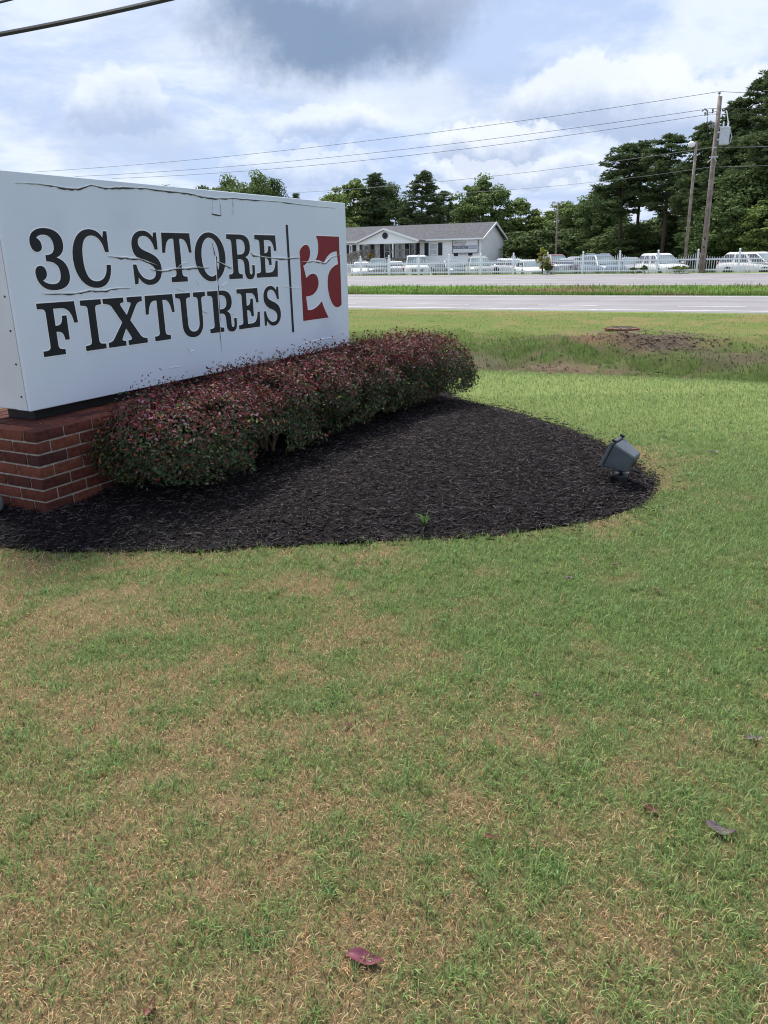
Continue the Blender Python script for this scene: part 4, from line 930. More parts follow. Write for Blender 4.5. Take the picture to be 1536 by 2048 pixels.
def make_car(kind, colname, col, label, rack=False, group='cars parked on the lot behind the fence'):
    L_, W_, st, g, split = car_body(kind); pm = paint(colname, col)
    root = empty('parked_car', (0, 0, 0), 0, label, 'car', group)
    V = []; F = []
    for x, zb, zt, w in st:
        h = zt-zb; half = [(0, zb), (w*.82, zb), (w*.97, zb+.10*h), (w, zb+.38*h), (w, zb+.62*h), (w*.965, zb+.86*h), (w*.86, zt-.01), (w*.5, zt+.02), (0, zt+.03)]
        V += [(x, y, z) for y, z in half]+[(x, -y, z) for y, z in half[-2:0:-1]]
    k = 16
    for i in range(len(st)-1):
        for j in range(k): F.append((i*k+j, i*k+(j+1) % k, (i+1)*k+(j+1) % k, (i+1)*k+j))
    F += [tuple(range(k)), tuple((len(st)-1)*k+j for j in range(k))]
    body = MB().add(V, F).build('body', pm, root, smooth=True)
    # greenhouse
    (fb, rb_), (fr, rr), zb, zr, hb, hr = g['wb'], g['roof'], g['zb'], g['zr'], g['hb'], g['hr']
    def GP(x_b, x_r, side, t, out=0.):     # point on greenhouse skin
        z = zb+(zr-zb)*t; return (x_b+(x_r-x_b)*t, side*(hb+(hr-hb)*t+out), z)
    b4 = [(fb, hb), (fb, -hb), (rb_, -hb), (rb_, hb)]; r4 = [(fr, hr), (fr, -hr), (rr, -hr), (rr, hr)]
    V = [(x, y, zb-.04) for x, y in b4]+[(x, y, zr-.03) for x, y in r4]+[(fr-.15, hr-.12, zr+.02), (fr-.15, -hr+.12, zr+.02), (rr+.12, -hr+.12, zr+.02), (rr+.12, hr-.12, zr+.02)]
    F = [(0, 1, 5, 4), (1, 2, 6, 5), (2, 3, 7, 6), (3, 0, 4, 7), (4, 5, 9, 8), (5, 6, 10, 9), (6, 7, 11, 10), (7, 4, 8, 11), (8, 9, 10, 11)]
    MB().add(V, F).build('roof', pm, root, bevel=.06)
    def slab(name, quad, m_, off, parent=root):
        q = [Vector(p) for p in quad]; nn = (q[1]-q[0]).cross(q[3]-q[0]).normalized(); cc = sum(q, Vector())/4
        if nn.dot(cc-Vector((0, 0, .9))) < 0: nn = -nn
        mb = MB(); mb.hexa([tuple(p-nn*.01) for p in q]+[tuple(p+nn*off) for p in q]); return mb.build(name, m_, parent)
    def lerp(a, b, t): return tuple(a[i]+(b[i]-a[i])*t for i in range(3))
    for nm, xb, xr, m_ in (('windshield', fb, fr, M['glass']), ('rear_window', rb_, rr, M['glass_dark'])):
        q = [(xb+(xr-xb)*t, s*(hb+(hr-hb)*t-.07), zb+(zr-.04-zb)*t) for s, t in ((1, .10), (-1, .10), (-1, .90), (1, .90))]; slab(nm, q, m_, .012)
    for s in (1, -1):
        for a, b in split:
            def SP(t, h): xb_ = fb+(rb_-fb)*t; xr_ = fr+(rr-fr)*t; y0 = hb; y1 = hr; return (xb_+(xr_-xb_)*h, s*(y0+(y1-y0)*h), zb+(zr-.04-zb)*h)
            a_ = a+.035
            slab('side_window', [SP(a_, .12), SP(b, .12), SP(b, .86), SP(a_, .86)], M['glass_dark'], .012)
        MB().box((fb-.12, s*(hb+.13), zb+.10), (.10, .20, .14)).build('mirror', pm, root, bevel=.02)
        if rack: MB().tube([(fr-.2, s*(hr-.08), zr+.01), (fr-.3, s*(hr-.08), zr+.07), (rr+.2, s*(hr-.08), zr+.07), (rr+.1, s*(hr-.08), zr+.01)], .022, 6).build('roof_rail', M['chrome'], root)
    xf = st[-1][0]; xr_ = st[0][0]; wf = st[-2][3]; zf = st[-1][2]; zbf = st[-1][1]
    MB().box((xf-.02, 0, (zbf+zf)/2+.06), (.06, wf*1.0, (zf-zbf)*.52)).build('grille', M['plastic_dark'], root, bevel=.01)
    for i in range(3): MB().box((xf+.014, 0, (zbf+zf)/2-.02+i*.075), (.02, wf*.98, .018)).build('grille_bar', M['chrome'], root)
    MB().box((xf-.06, 0, zbf+.02), (.16, wf*1.75, .20)).build('front_bumper', pm, root, bevel=.04)
    MB().box((xf+.022, 0, zbf+.02), (.02, wf*.9, .07)).build('air_intake', M['plastic_dark'], root)
    MB().box((xr_+.06, 0, st[0][1]+.06), (.16, st[1][3]*1.8, .22)).build('rear_bumper', pm, root, bevel=.04)
    MB().box((xr_-.012, 0, (st[0][1]+st[0][2])/2+.10), (.02, .32, .16)).build('number_plate', M['plate'], root)
    for s in (1, -1):
        MB().hexa([(xf-.30, s*(wf*.98), zf-.06), (xf-.02, s*(wf*.50), zf-.09), (xf-.02, s*(wf*.50), zf+.04), (xf-.30, s*(wf*.98), zf+.09), (xf-.22, s*(wf*1.04), zf-.06), (xf+.035, s*(wf*.55), zf-.09), (xf+.02, s*(wf*.55), zf+.05), (xf-.24, s*(wf*1.03), zf+.09)]).build('headlight', M['lamp_clear'], root)
        MB().box((xr_+.08, s*st[1][3]*.86, st[0][2]+.02), (.14, .22, .22)).build('taillight', M['lamp_red'], root, bevel=.02)
        for x in (L_*.29, -L_*.285):
            w_ = empty('wheel', (0, 0, 0)); w_.parent = root; w_.location = (x, s*(W_-.10), .34)
            MB().lathe([(.22, -.11), (.33, -.11), (.345, -.08), (.345, .08), (.33, .11), (.22, .11)], (0, 0, 0), 20, 'y').build('tyre', M['tyre'], w_)
            MB().lathe([(.225, -.10), (.22, s*.09), (.08, s*.10)] if s > 0 else [(.225, .10), (.22, s*.09), (.08, s*.10)], (0, 0, 0), 14, 'y').build('rim', M['rim'], w_)
            MB().lathe([(.43, -.015), (.43, .015)], (x, s*(W_-.012), .38), 20, 'y').build('wheel_arch_shade', M['plastic_dark'], root)  # dark disc paints the shade of a wheel opening that is not cut
    return root
WHITE, SILVER, GREYB = (.64, .66, .69), (.30, .32, .35), (.17, .21, .27)
CARS = [
    (722, 64.5, 'sedan', 'white', WHITE, 30, 'white sedan by the foot of the wooden ramp', False),
    (756, 61.5, 'suv', 'graphite', (.10, .115, .125), 26, 'dark grey sport utility facing the road before the porch steps', False),
    (790, 65.0, 'sedan', 'white', WHITE, 205, 'white sedan showing its tail lights beside the porch steps', False),
    (833, 61.5, 'truck', 'white', WHITE, 25, 'tall white truck nosed up to the fence before the porch', False),
    (900, 64.5, 'sedan', 'slate', (.10, .12, .13), 45, 'dark slate sedan below the shop board on the house', False),
    (958, 61.2, 'suv', 'champagne', (.36, .36, .32), 24, 'pale champagne sport utility with roof rails near the house corner', True),
    (1014, 76.0, 'sedan', 'pearl', (.50, .51, .54), 40, 'pearl white sedan parked deep on the lot beside the gable end', False),
    (1030, 69.0, 'sedan', 'white', WHITE, 60, 'white sedan side on beyond the gable end of the house', False),
    (1062, 60.2, 'sedan', 'white', WHITE, 28, 'white sedan close behind the fence beside the yellow green shrub', False),
    (1114, 72.0, 'suv', 'maroon', (.16, .05, .06), 34, 'maroon car partly hidden right of the yellow green shrub', False),
    (1141, 66.0, 'sedan', 'silver', SILVER, 178, 'silver sedan turned tail to the road with a white plate', False),
    (1160, 82.0, 'sedan', 'silver', SILVER, 80, 'silver sedan far back under the dark trees', False),
    (1206, 60.2, 'suv', 'steel', GREYB, 36, 'steel blue sport utility with roof rails facing the road', True),
    (1262, 66.0, 'sedan', 'silver', SILVER, 14, 'silver sedan in the gap between two sport utilities', False),
    (1326, 59.6, 'suv', 'white', WHITE, 36, 'white sport utility angled toward the utility pole with transformer', False),
    (1516, 60.0, 'van', 'white', WHITE, 52, 'long white van broadside behind the fence beyond the utility pole', False),
]
for px, v, kind, cn, cc, yaw, lb, rack in CARS:
    c = make_car(kind, cn, cc, lb, rack); p = at(px, v); c.location = (p[0], p[1], zlot(p[0], p[1]))
    c.rotation_euler = (0, 0, math.atan2(-NV[1], -NV[0])+RAD(yaw))

# ------------------------------------------------------------------ house
HV = 88.0
def house():
    uR = ucoord(at(962, HV)); uL = uR-25.5; W_ = 8.2
    x, y = uv2xy(uR, HV); z0 = zlot(x, y)-.1; root = empty('modular_house', (x, y, z0), -TH, 'long white single storey house with grey roof, porch gable and black shutters', 'house')
    X = lambda px: ucoord(at(px, HV))-uR                    # local x of a picture column on the front wall
    Zp = lambda px, py: at(px, HV, py)[2]-z0
    eave = Zp(900, 478.5); ridge = Zp(900, 478.5)+1.75; LL = uL-uR
    MB().box((LL/2, W_/2, eave/2), (-LL, W_, eave)).add([(0, 0, eave), (0, W_, eave), (0, W_/2, ridge-.06)], [(0, 1, 2)]).build('wall', M['siding'], root)
    for i in range(18):                                    # lap siding lines on the front and the gable end
        z = .45+i*(eave-.5)/17
        MB().box((LL/2, -.012, z), (-LL, .02, .025)).build('siding_lap', M['siding'], root)
        MB().box((.012, W_/2, z), (.02, W_-.02, .025)).build('siding_lap', M['siding'], root)
    ov = .45; rf = MB()
    for s, y0 in ((-1, -ov), (1, W_+ov)):
        yy = [(y0, eave-.10), (W_/2, ridge)]
        P = [(LL-.4, y0, eave-.07), (.4, y0, eave-.07), (.4, W_/2, ridge), (LL-.4, W_/2, ridge)]
        rf.hexa(P+[(p[0], p[1], p[2]+.10) for p in P])
    roof = rf.build('roof', M['shingle'], root)
    MB().box((LL/2, -ov-.02, eave-.02), (-LL+.8, .05, .17)).build('fascia', M['trim'], roof)
    for s in (-1, 1):
        a = (.41, W_/2, ridge+.03); b = (.41, (-ov if s < 0 else W_+ov), eave-.04)
        MB().hexa([(.40, a[1], a[2]-.16), (.46, a[1], a[2]-.16), (.46, b[1], b[2]-.10), (.40, b[1], b[2]-.10), (.40, a[1], a[2]+.08), (.46, a[1], a[2]+.08), (.46, b[1], b[2]+.10), (.40, b[1], b[2]+.10)]).build('barge_board', M['trim'], roof)
    # porch gable
    gx0, gx1, gp = X(735), X(850), X(786); gz = Zp(786, 459); pz = eave-.12; dep = 2.2
    MB().add([(gx0, -dep, pz), (gx1, -dep, pz), (gp, -dep, gz-.12)], [(0, 1, 2)]).box(((gx0+gx1)/2, -dep, pz-.10), (gx1-gx0, .10, .24)).build('porch_gable', M['siding'], root)
    pr = MB()
    for xx in (gx0-.25, gx1+.25):
        P = [(xx, -dep-.25, pz-.02), (gp, -dep-.25, gz), (gp, W_*.42, gz), (xx, W_*.1, pz-.02)]; pr.hexa(P+[(p[0], p[1], p[2]+.09) for p in P])
    pg = pr.build('porch_roof', M['shingle'], root)
    for xx in (gx0-.28, gx1+.28):
        MB().hexa([(xx, -dep-.32, pz-.10), (gp, -dep-.32, gz-.10), (gp, -dep-.27, gz-.10), (xx, -dep-.27, pz-.10), (xx, -dep-.32, pz+.10), (gp, -dep-.32, gz+.11), (gp, -dep-.27, gz+.11), (xx, -dep-.27, pz+.10)]).build('barge_board', M['trim'], pg)
    MB().lathe([(.36, -.05), (.36, .05)], (gp+.06, -dep-.03, (pz+gz)/2-.02), 20, 'y').build('round_vent', M['shutter'], root)
    MB().lathe([(.44, -.02), (.44, .02)], (gp+.06, -dep-.02, (pz+gz)/2-.02), 20, 'y').build('vent_ring', M['trim'], root)
    fl = Zp(786, 516)
    MB().box(((gx0+gx1)/2, -dep/2, fl-.08), (gx1-gx0, dep, .16)).build('porch_deck', M['wood_grey'], root)
    for px in (741, 754, 836, 847): MB().box((X(px), -dep+.08, (fl+pz)/2), (.12, .12, pz-fl-.1)).build('porch_post', M['wood_grey'] if px in (741, 754) else M['shutter'], root)
    MB().box((X(801), -dep+.08, (fl+pz)/2), (.16, .14, pz-fl-.1)).build('porch_post', M['trim'], root)
    def window(x0, x1, z0_, z1_, pm, sh=True, yy=0.):
        w = empty('window'); w.parent = root; w.location = ((x0+x1)/2, yy-.02, (z0_+z1_)/2); hw, hh = (x1-x0)/2, (z1_-z0_)/2
        MB().box((0, -.005, 0), (2*hw, .03, 2*hh)).build('pane', pm, w)
        fr = MB()
        for a in (-1, 1): fr.box((a*hw, -.03, 0), (.10, .07, 2*hh+.1)); fr.box((0, -.03, a*hh), (2*hw-.1, .07, .10))
        fr.box((0, -.025, 0), (2*hw-.1, .05, .08)); fr.build('frame', M['trim'], w)
        if sh:
            for a in (-1, 1): MB().box((a*(hw+.36), -.02, 0), (.50, .05, 2*hh+.16)).build('shutter', M['shutter'], w)
    zt, zb = Zp(866, 487), Zp(866, 509.5)
    window(X(728.5), X(740), zb, zt, M['pane']); window(X(859), X(875), zb, zt, M['blind']); window(X(820), X(830), zb+.1, zt, M['pane'])
    window(X(769.5), X(780), fl+.05, zt, M['pane']); window(X(797), X(803), fl+.05, zt+.05, M['pane'], False)
    window(X(918), X(935), zb-.1, Zp(930, 505), M['pane'])
    window(X(700), X(704), zb, zt, M['pane'], True); window(X(640), X(652), zb, zt, M['pane'])
    # shop board
    bd = empty('shop_board'); bd.parent = root; b0, b1, t0, t1 = X(906.5), X(957), Zp(930, 506), Zp(930, 479.5); bd.location = ((b0+b1)/2, -.12, (t0+t1)/2); bw, bh = b1-b0, t1-t0
    MB().box((0, 0, 0), (bw, .12, bh)).build('board', mat('board_white', (.70, .71, .76), rough=.5), bd)
    for a in (-1, 1): MB().box((0, -.07, a*bh/2), (bw+.08, .05, .06)).build('board_frame', M['plastic_dark'], bd); MB().box((a*bw/2, -.07, 0), (.06, .05, bh-.06)).build('board_frame', M['plastic_dark'], bd)
    MB().box((-.02*bw, -.066, -.06*bh), (bw*.94, .012, bh*.24)).build('dark_panel', mat('board_dark', (.06, .07, .10), (.22, .24, .3), 3, .5), bd)
    MB().box((.28*bw, -.076, -.06*bh), (bw*.34, .012, bh*.18)).build('pale_panel', mat('board_pale', (.40, .43, .50), rough=.5), bd)
    cu = bpy.data.curves.new('script', 'FONT'); cu.body = 'Glorious'; cu.size = bh*.30; cu.shear = .35; cu.extrude = .004; cu.align_x = 'CENTER'
    tmp = bpy.data.objects.new('script_tmp', cu); COL.objects.link(tmp); bpy.context.view_layer.update()
    me = bpy.data.meshes.new_from_object(tmp.evaluated_get(bpy.context.evaluated_depsgraph_get())); bpy.data.objects.remove(tmp)
    me.materials.clear(); o = mesh_obj('script_lettering', me, bd, None, M['plastic_dark']); o.rotation_euler = (math.pi/2, 0, 0); o.location = (-.23*bw, -.068, .22*bh)
    for k in range(11): MB().box((-.46*bw+k*.043*bw, -.066, .12*bh), (.034*bw, .012, .055*bh)).build('red_lettering', mat('board_red', (.40, .05, .06), rough=.5), bd)
    for k in range(8): MB().box((-.42*bw+k*.05*bw, -.078, -.06*bh), (.03*bw, .012, bh*(.10+.05*((k*7) % 3)))).build('picture_strip', mat('board_mid', (.35, .37, .42), rough=.5), bd)
    # ramp with rails and stairs
    r0, r1 = X(660), X(752); yy = -3.2
    MB().hexa([(r0, yy-.7, .05), (r1, yy-.7, fl-.12), (r1, yy+.7, fl-.12), (r0, yy+.7, .05), (r0, yy-.7, .15), (r1, yy-.7, fl), (r1, yy+.7, fl), (r0, yy+.7, .15)]).build('ramp_deck', M['wood_grey'], root)
    for side in (-.7, .7):
        for h in (.45, .95): MB().tube([(r0, yy+side, .15+h), (r1, yy+side, fl+h)], .05, 4).build('ramp_rail', M['wood_grey'], root)
        nb = 46
        for k in range(nb):
            t = k/(nb-1); xx = r0+(r1-r0)*t; z = .15+(fl-.15)*t; MB().box((xx, yy+side, z+.48), (.05 if k % 6 else .11, .05, 1.0)).build('baluster', M['wood_grey'], root)
    for (pa, pb) in ((754, 768), (806, 847)):
        a, b = X(pa), X(pb)
        MB().box(((a+b)/2, -dep+.08, fl+.92), (b-a, .06, .07)).build('porch_rail', M['wood_grey'], root)
        nb = max(3, int((b-a)/.16))
        for k in range(nb): MB().box((a+(k+.5)*(b-a)/nb, -dep+.08, fl+.45), (.04, .04, .88)).build('baluster', M['wood_grey'], root)
    s0, s1 = X(775), X(800)
    for k in range(4): MB().box(((s0+s1)/2, -dep-.2-k*.3, fl-.1-k*.18), (s1-s0, .30, .05)).build('stair_tread', M['wood_grey'], root)
    for xx in (s0, s1): MB().tube([(xx, -dep, fl+.95), (xx, -dep-1.3, .95)], .06, 4).build('stair_rail', M['wood_grey'], root); MB().box((xx, -dep-1.3, .5), (.1, .1, 1.0)).build('stair_post', M['wood_grey'], root)
house()

# ------------------------------------------------------------------ poles and wires
def pole(px, py_top, v, r0, r1, label, name='utility_pole', lean=(0, 0)):
    p = at(px, v); z = zlot(p[0], p[1]); h = at(px, v, py_top)[2]-z; root = empty(name, (p[0], p[1], z), -TH, label, 'pole')
    MB().tube([(0, 0, -.3), (lean[0]*.5, 0, h*.5), (lean[0], 0, h)], [r0, (r0+r1)/2, r1], 12).build('shaft', M['pole_wood'], root, smooth=True)
    return root, h, p
PVV = 55.15
up_, UH, UP = pole(1408, 196, PVV, .18, .125, 'tall weathered wooden utility pole with grey transformer in the fence line', lean=(.0, 0))
def pole_gear():
    r = up_; H = UH
    MB().tube([(-.05, -.05, H-.05), (-.06, -.05, H+.12)], .03, 6).build('top_pin', M['galv'], r); MB().lathe([(.05, 0), (.09, .03), (.09, .06), (.05, .09), (.07, .12), (.03, .15)], (-.06, -.05, H+.12), 10).build('insulator', M['wire_light'], r)
    # transformer can on the right
    t = empty('transformer'); t.parent = r; t.location = (.48, -.12, H*.735)
    MB().lathe([(.27, 0), (.29, .03), (.29, .85), (.31, .87), (.31, .92), (.24, .99)], (0, 0, 0), 18).build('tank', mat('tank_grey', (.46, .49, .53), (.52, .55, .58), 4, .45), t, smooth=False)
    for dx in (-.12, .14):
        MB().lathe([(.035, .95), (.06, 1.02), (.035, 1.06), (.06, 1.12), (.035, 1.16), (.05, 1.22), (.02, 1.28)], (dx, 0, 0), 8).build('bushing', M['trim'], t)
    MB().tube([(.12, 0, 1.25), (.0, -.05, 1.75), (-.06, -.02, 1.85)], .035, 6).build('arrester', M['trim'], t)
    MB().box((-.32, 0, .3), (.16, .16, .10)).box((-.32, 0, .7), (.16, .16, .10)).build('bracket', M['galv'], t)
    MB().tube([(.29, 0, .75), (.42, -.05, .4), (.33, 0, .05)], .03, 6).build('cooling_pipe', M['galv'], t)
    # fused cutouts on the left
    for dx, dz in ((-.72, -.85), (-.34, -1.55)):
        c = empty('cutout'); c.parent = r; c.location = (dx, -.1, H+dz)
        MB().tube([(-.22, 0, .12), (-.05, 0, .24), (.10, 0, .10), (.12, 0, -.16)], [.04, .05, .05, .04], 7).build('fuse_tube', M['wire_light'], c)
        MB().lathe([(.03, -.12), (.07, -.07), (.03, -.03), (.07, .03), (.03, .08)], (-.02, 0, -.02), 8).build('insulator', mat('porcelain', (.16, .17, .20), rough=.2), c)
        MB().tube([(.0, 0, -.02), (-dx-.12, .08, .06)], .022, 5).build('arm', M['galv'], c)
    MB().tube([(-.60, -.1, H-1.05), (-.50, -.1, H-1.9), (-.15, -.1, H-2.3)], .018, 5).build('jumper', M['wire'], r)
    MB().lathe([(.03, 0), (.055, .05), (.03, .10), (.055, .16), (.03, .24)], (-.32, -.1, H-.88), 8).build('insulator', M['wire'], r)
    for z, w in ((H*.67, .26), (H*.722, .12)): MB().box((0, -.2, z), (w*2, .05, .07)).build('bracket', M['galv'], r)
    MB().tube([(0, -.18, H*.67), (-.32, -.22, H*.67-.3)], .022, 5).tube([(0, -.18, H*.67), (.2, -.22, H*.67-.25)], .022, 5).build('guy_clamp', M['galv'], r)
    MB().box((-.02, -.19, 2.05), (.10, .03, .16)).box((-.02, -.19, 1.55), (.12, .03, .10)).build('tag', M['plastic_dark'], r)
    MB().tube([(.08, -.16, H-1), (.09, -.2, .2)], .022, 5).build('ground_wire', M['pole_wood'], r)
pole_gear()
lp_, LH, LP = pole(1372, 284, 66.0, .13, .095, 'slim wooden pole with a round white lamp beside the utility pole', 'lamp_pole')
MB().tube([(0, 0, LH-.25), (-.15, -.1, LH-.12), (-.30, -.1, LH-.16)], .03, 6).build('arm', M['galv'], lp_)
MB().lathe([(.05, .20), (.13, .18), (.25, .08), (.26, -.02), (.19, -.16), (.06, -.20)], (-.32, -.12, LH-.20), 14).build('lamp_head', M['trim'], lp_, smooth=True)
sp_, SHH, SPP = pole(1112, 405, 92.0, .14, .10, 'thin pole with twin lamps standing before the dark trees', 'lamp_pole')
for s in (-1, 1):
    MB().tube([(0, 0, SHH-.15), (s*.35, -.05, SHH-.02)], .03, 5).build('arm', M['galv'], sp_)
    MB().box((s*.5, -.12, SHH+.02), (.36, .30, .22), .2).build('lamp_head', M['galv'], sp_, bevel=.03)

def wire(name, a, b, sag, r, m_, label, group=None, n=28, cat='wire'):
    a, b = Vector(a), Vector(b); pts = []
    for i in range(n+1):
        t = i/n; p = a.lerp(b, t); p.z -= sag*4*t*(1-t); pts.append(p)
    root = MB(); root.tube([tuple(p-a) for p in pts], r, 5); o = root.build(name, m_, None, tuple(a)); tag(o, label, cat, group)
    return o
def local(root, x, y, z): return root.matrix_basis @ Vector((x, y, z))
LEFT = Vector((-EU[0], -EU[1], 0)); RIGHT = -LEFT
GW = 'highway power lines strung from the utility pole'
def pt(px, py, v): q = at(px, v, py); return Vector(q)
for i, (loc, lpix, rpix, sag) in enumerate([((-.06, -.05, UH+.26), (66, 344), (1560, 183), .55), ((-.45, -.1, UH-.62), (150, 353), (1560, 206), .55), ((-.45, -.1, UH-.92), (225, 357), (1560, 212), .6)]):
    a = local(up_, *loc)
    wire('power_line', a, pt(lpix[0], lpix[1], PVV), sag, .013, M['wire'], ['topmost thin power line running from the pole top over the sign', 'upper of two parallel power lines below the pole top', 'lower of two parallel power lines below the pole top'][i], GW)
    wire('power_line', a, pt(rpix[0]+200, rpix[1]-5, PVV), .15, .013, M['wire'], ['topmost power line passing right of the pole into the trees', 'upper side line right of the pole against the trees', 'lower side line right of the pole against the trees'][i], GW)
a = local(up_, -.1, -.18, UH*.725)
wire('telephone_cable', a, pt(560, 387, PVV), .35, .013, M['wire_light'], 'pale cable crossing the lamp pole and the sky above the house', GW); wire('telephone_cable', a, pt(1700, 282, PVV), .1, .013, M['wire_light'], 'pale cable from the transformer foot to the right through trees', GW)
a = local(up_, -.1, -.18, UH*.616)
wire('telephone_cable', a, pt(860, 388, PVV), .25, .010, M['wire_light'], 'lowest thin cable above the house roof', GW); wire('telephone_cable', a, pt(1700, 318, PVV), .1, .010, M['wire_light'], 'lowest thin cable right of the pole before dark trees', GW)
def pix_at(px, py, dist): d = raydir(px, py); return Vector((d[0]*dist, d[1]*dist, CAMH+d[2]*dist))
A = pix_at(-160, 96, 12.5); B = pix_at(520, -48, 11.0)
wire('service_cable', A, B, .05, .030, M['wire'], 'thick black cable crossing the sky above the sign corner')
A = pix_at(-160, 40, 12.9); B = pix_at(150, -36, 12.3)
wire('service_cable', A, B, .02, .016, M['wire'], 'second thinner black cable at the top corner of the sky')

# ------------------------------------------------------------------ trees
def tree_mesh_broad(seed, H=12., R=4.2, base=.22, nclump=150, per=120, tint=(.085, .13, .045), tip=(.20, .27, .085), leaf=.34):
    r = np.random.default_rng(seed); nz = VNoise(seed+9); cl = []
    while len(cl) < nclump:
        p = r.uniform(-1, 1, 3)
        if (p**2).sum() > 1: continue
        if (p**2).sum() < .22 and r.random() < .7: continue
        az = math.atan2(p[1], p[0]); bulge = .72+.55*float(nz(az*1.3+5, p[2]*1.6+5))
        w = (1-.45*max(p[2], 0)**1.5)
        cl.append((p[0]*R*bulge*w, p[1]*R*bulge*w, H*(base+(1-base)*.5)+p[2]*H*(1-base)*.5*(.85+.3*float(nz(az*2, 3)))))
    cl = np.array(cl); n = nclump*per; idx = np.repeat(np.arange(nclump), per); cs = r.uniform(.55, 1.15, nclump)*R*.26
    d = r.normal(size=(n, 3)); d /= np.linalg.norm(d, axis=1)[:, None]; rad = cs[idx]*r.random(n)**.45
    P = cl[idx]+d*rad[:, None]*np.array([1, 1, .62])
    P[:, 2] = np.maximum(P[:, 2], .3)
    nr = d*.6+r.normal(0, .5, (n, 3)); nr[:, 2] += .5; nr /= np.linalg.norm(nr, axis=1)[:, None]
    t = np.cross(nr, r.normal(size=(n, 3))); t /= np.linalg.norm(t, axis=1)[:, None]; b = np.cross(nr, t)
    l = (leaf*r.uniform(.6, 1.3, n))[:, None]
    V = np.stack([P-t*l*.5, P+b*l*.32, P+t*l*.6, P-b*l*.32], 1).reshape(-1, 3); i = np.arange(n)*4; F = np.stack([i, i+1, i+2, i+3], 1)
    k = (.35*r.random(nclump)[idx]+.65*r.random(n))[:, None]; C = np.array(tint)*(1-k)+np.array(tip)*k
    me = np_mesh('crown', V, F, M['tree_leaf'], False, np.repeat(C, 4, 0))
    tb = MB(); tb.tube([(0, 0, -.3), (.05, 0, H*.25), (-.05, .08, H*.5), (0, 0, H*.86)], [H*.020, H*.016, H*.011, H*.003], 8)
    for j in range(14):
        c = cl[r.integers(nclump)]; z = max(H*.15, c[2]-r.uniform(.8, 2.5)); tb.tube([(0, 0, z*.8), (c[0]*.5, c[1]*.5, (z+c[2])*.5), tuple(c)], [H*.008, H*.005, H*.002], 5)
    return me, tb.mesh('trunk', M['bark'])
def tree_mesh_pine(seed, H=15., R=3.4, base=.42, nbr=46, tint=(.060, .096, .045), tip=(.155, .205, .085), dens=1.9):
    r = np.random.default_rng(seed); PT = []; AX = []; ID = []; tb = MB(); lean = r.normal(0, .02)
    tb.tube([(0, 0, -.3), (lean*H*.4, 0, H*.4), (lean*H*.7, .05, H*.75), (lean*H, 0, H*.985)], [H*.0155, H*.013, H*.008, H*.0025], 9); nb = 0
    for j in range(nbr):
        t = base+(1-base)*(j+r.random())/nbr; az = j*2.4+r.normal(0, .5)
        prof = (1-((t-base)/(1-base)))**.62*(.45+.55*min(1, (t-base)/(1-base)*3.2+.25)); L_ = R*prof*r.uniform(.55, 1.2)+.35
        z0 = H*t; x0 = lean*z0; e = np.array([x0+math.cos(az)*L_, math.sin(az)*L_, z0+L_*r.uniform(-.10, .42)]); o_ = np.array([x0, 0, z0])
        tb.tube([tuple(o_), tuple(o_*.5+e*.5+np.array([0, 0, -.08*L_])), tuple(e)], [H*.0045, H*.003, H*.0012], 4)
        m_ = int((3+L_*3.0)*dens)
        for k in range(m_):
            s = r.uniform(.35, 1.05); c = o_+(e-o_)*s+r.normal(0, .20+.10*L_*.5, 3)*np.array([1, 1, .55]); PT.append(c); AX.append(r.uniform(.32, .62)); nb += 1
    PT = np.array(PT); AX = np.array(AX); per = 34; n = len(PT)*per; idx = np.repeat(np.arange(len(PT)), per)
    d = r.normal(size=(n, 3)); d[:, 2] = np.abs(d[:, 2])*.8-.15; d /= np.linalg.norm(d, axis=1)[:, None]
    a = PT[idx]+d*(AX[idx]*.15)[:, None]; e = PT[idx]+d*(AX[idx]*r.uniform(.6, 1.15, n))[:, None]*np.array([1, 1, .8])
    q = np.cross(d, r.normal(size=(n, 3))); q /= np.linalg.norm(q, axis=1)[:, None]; w = (AX[idx]*.10)[:, None]
    V = np.stack([a-q*w*.6, (a+e)*.5+q*w, e, (a+e)*.5-q*w], 1).reshape(-1, 3); i = np.arange(n)*4; F = np.stack([i, i+1, i+2, i+3], 1)
    k = (.5*r.random(len(PT))[idx]+.5*r.random(n))[:, None]; C = np.array(tint)*(1-k)+np.array(tip)*k
    return np_mesh('crown', V, F, M['tree_leaf'], False, np.repeat(C, 4, 0)), tb.mesh('trunk', M['bark'])
KIND = {
    'broad_a': (tree_mesh_broad(11), 12., 4.2), 'broad_b': (tree_mesh_broad(12, R=3.6, nclump=130, tint=(.10, .15, .05), tip=(.25, .32, .09)), 12., 3.6),
    'broad_c': (tree_mesh_broad(13, R=5.0, base=.05, nclump=170, tint=(.055, .088, .034), tip=(.14, .195, .062)), 12., 5.0), 'bush': (tree_mesh_broad(14, H=6, R=3.6, base=.0, nclump=90, per=110, tint=(.05, .078, .03), tip=(.125, .175, .058)), 6., 3.6),
    'pine_a': (tree_mesh_pine(21), 15., 3.4), 'pine_b': (tree_mesh_pine(22, R=3.9, base=.30, nbr=58), 15., 3.9), 'pine_c': (tree_mesh_pine(23, R=3.0, base=.50, nbr=36), 15., 3.0), 'pine_low': (tree_mesh_pine(24, R=4.4, base=.10, nbr=80, tint=(.055, .09, .04), tip=(.14, .19, .075)), 15., 4.4),
}
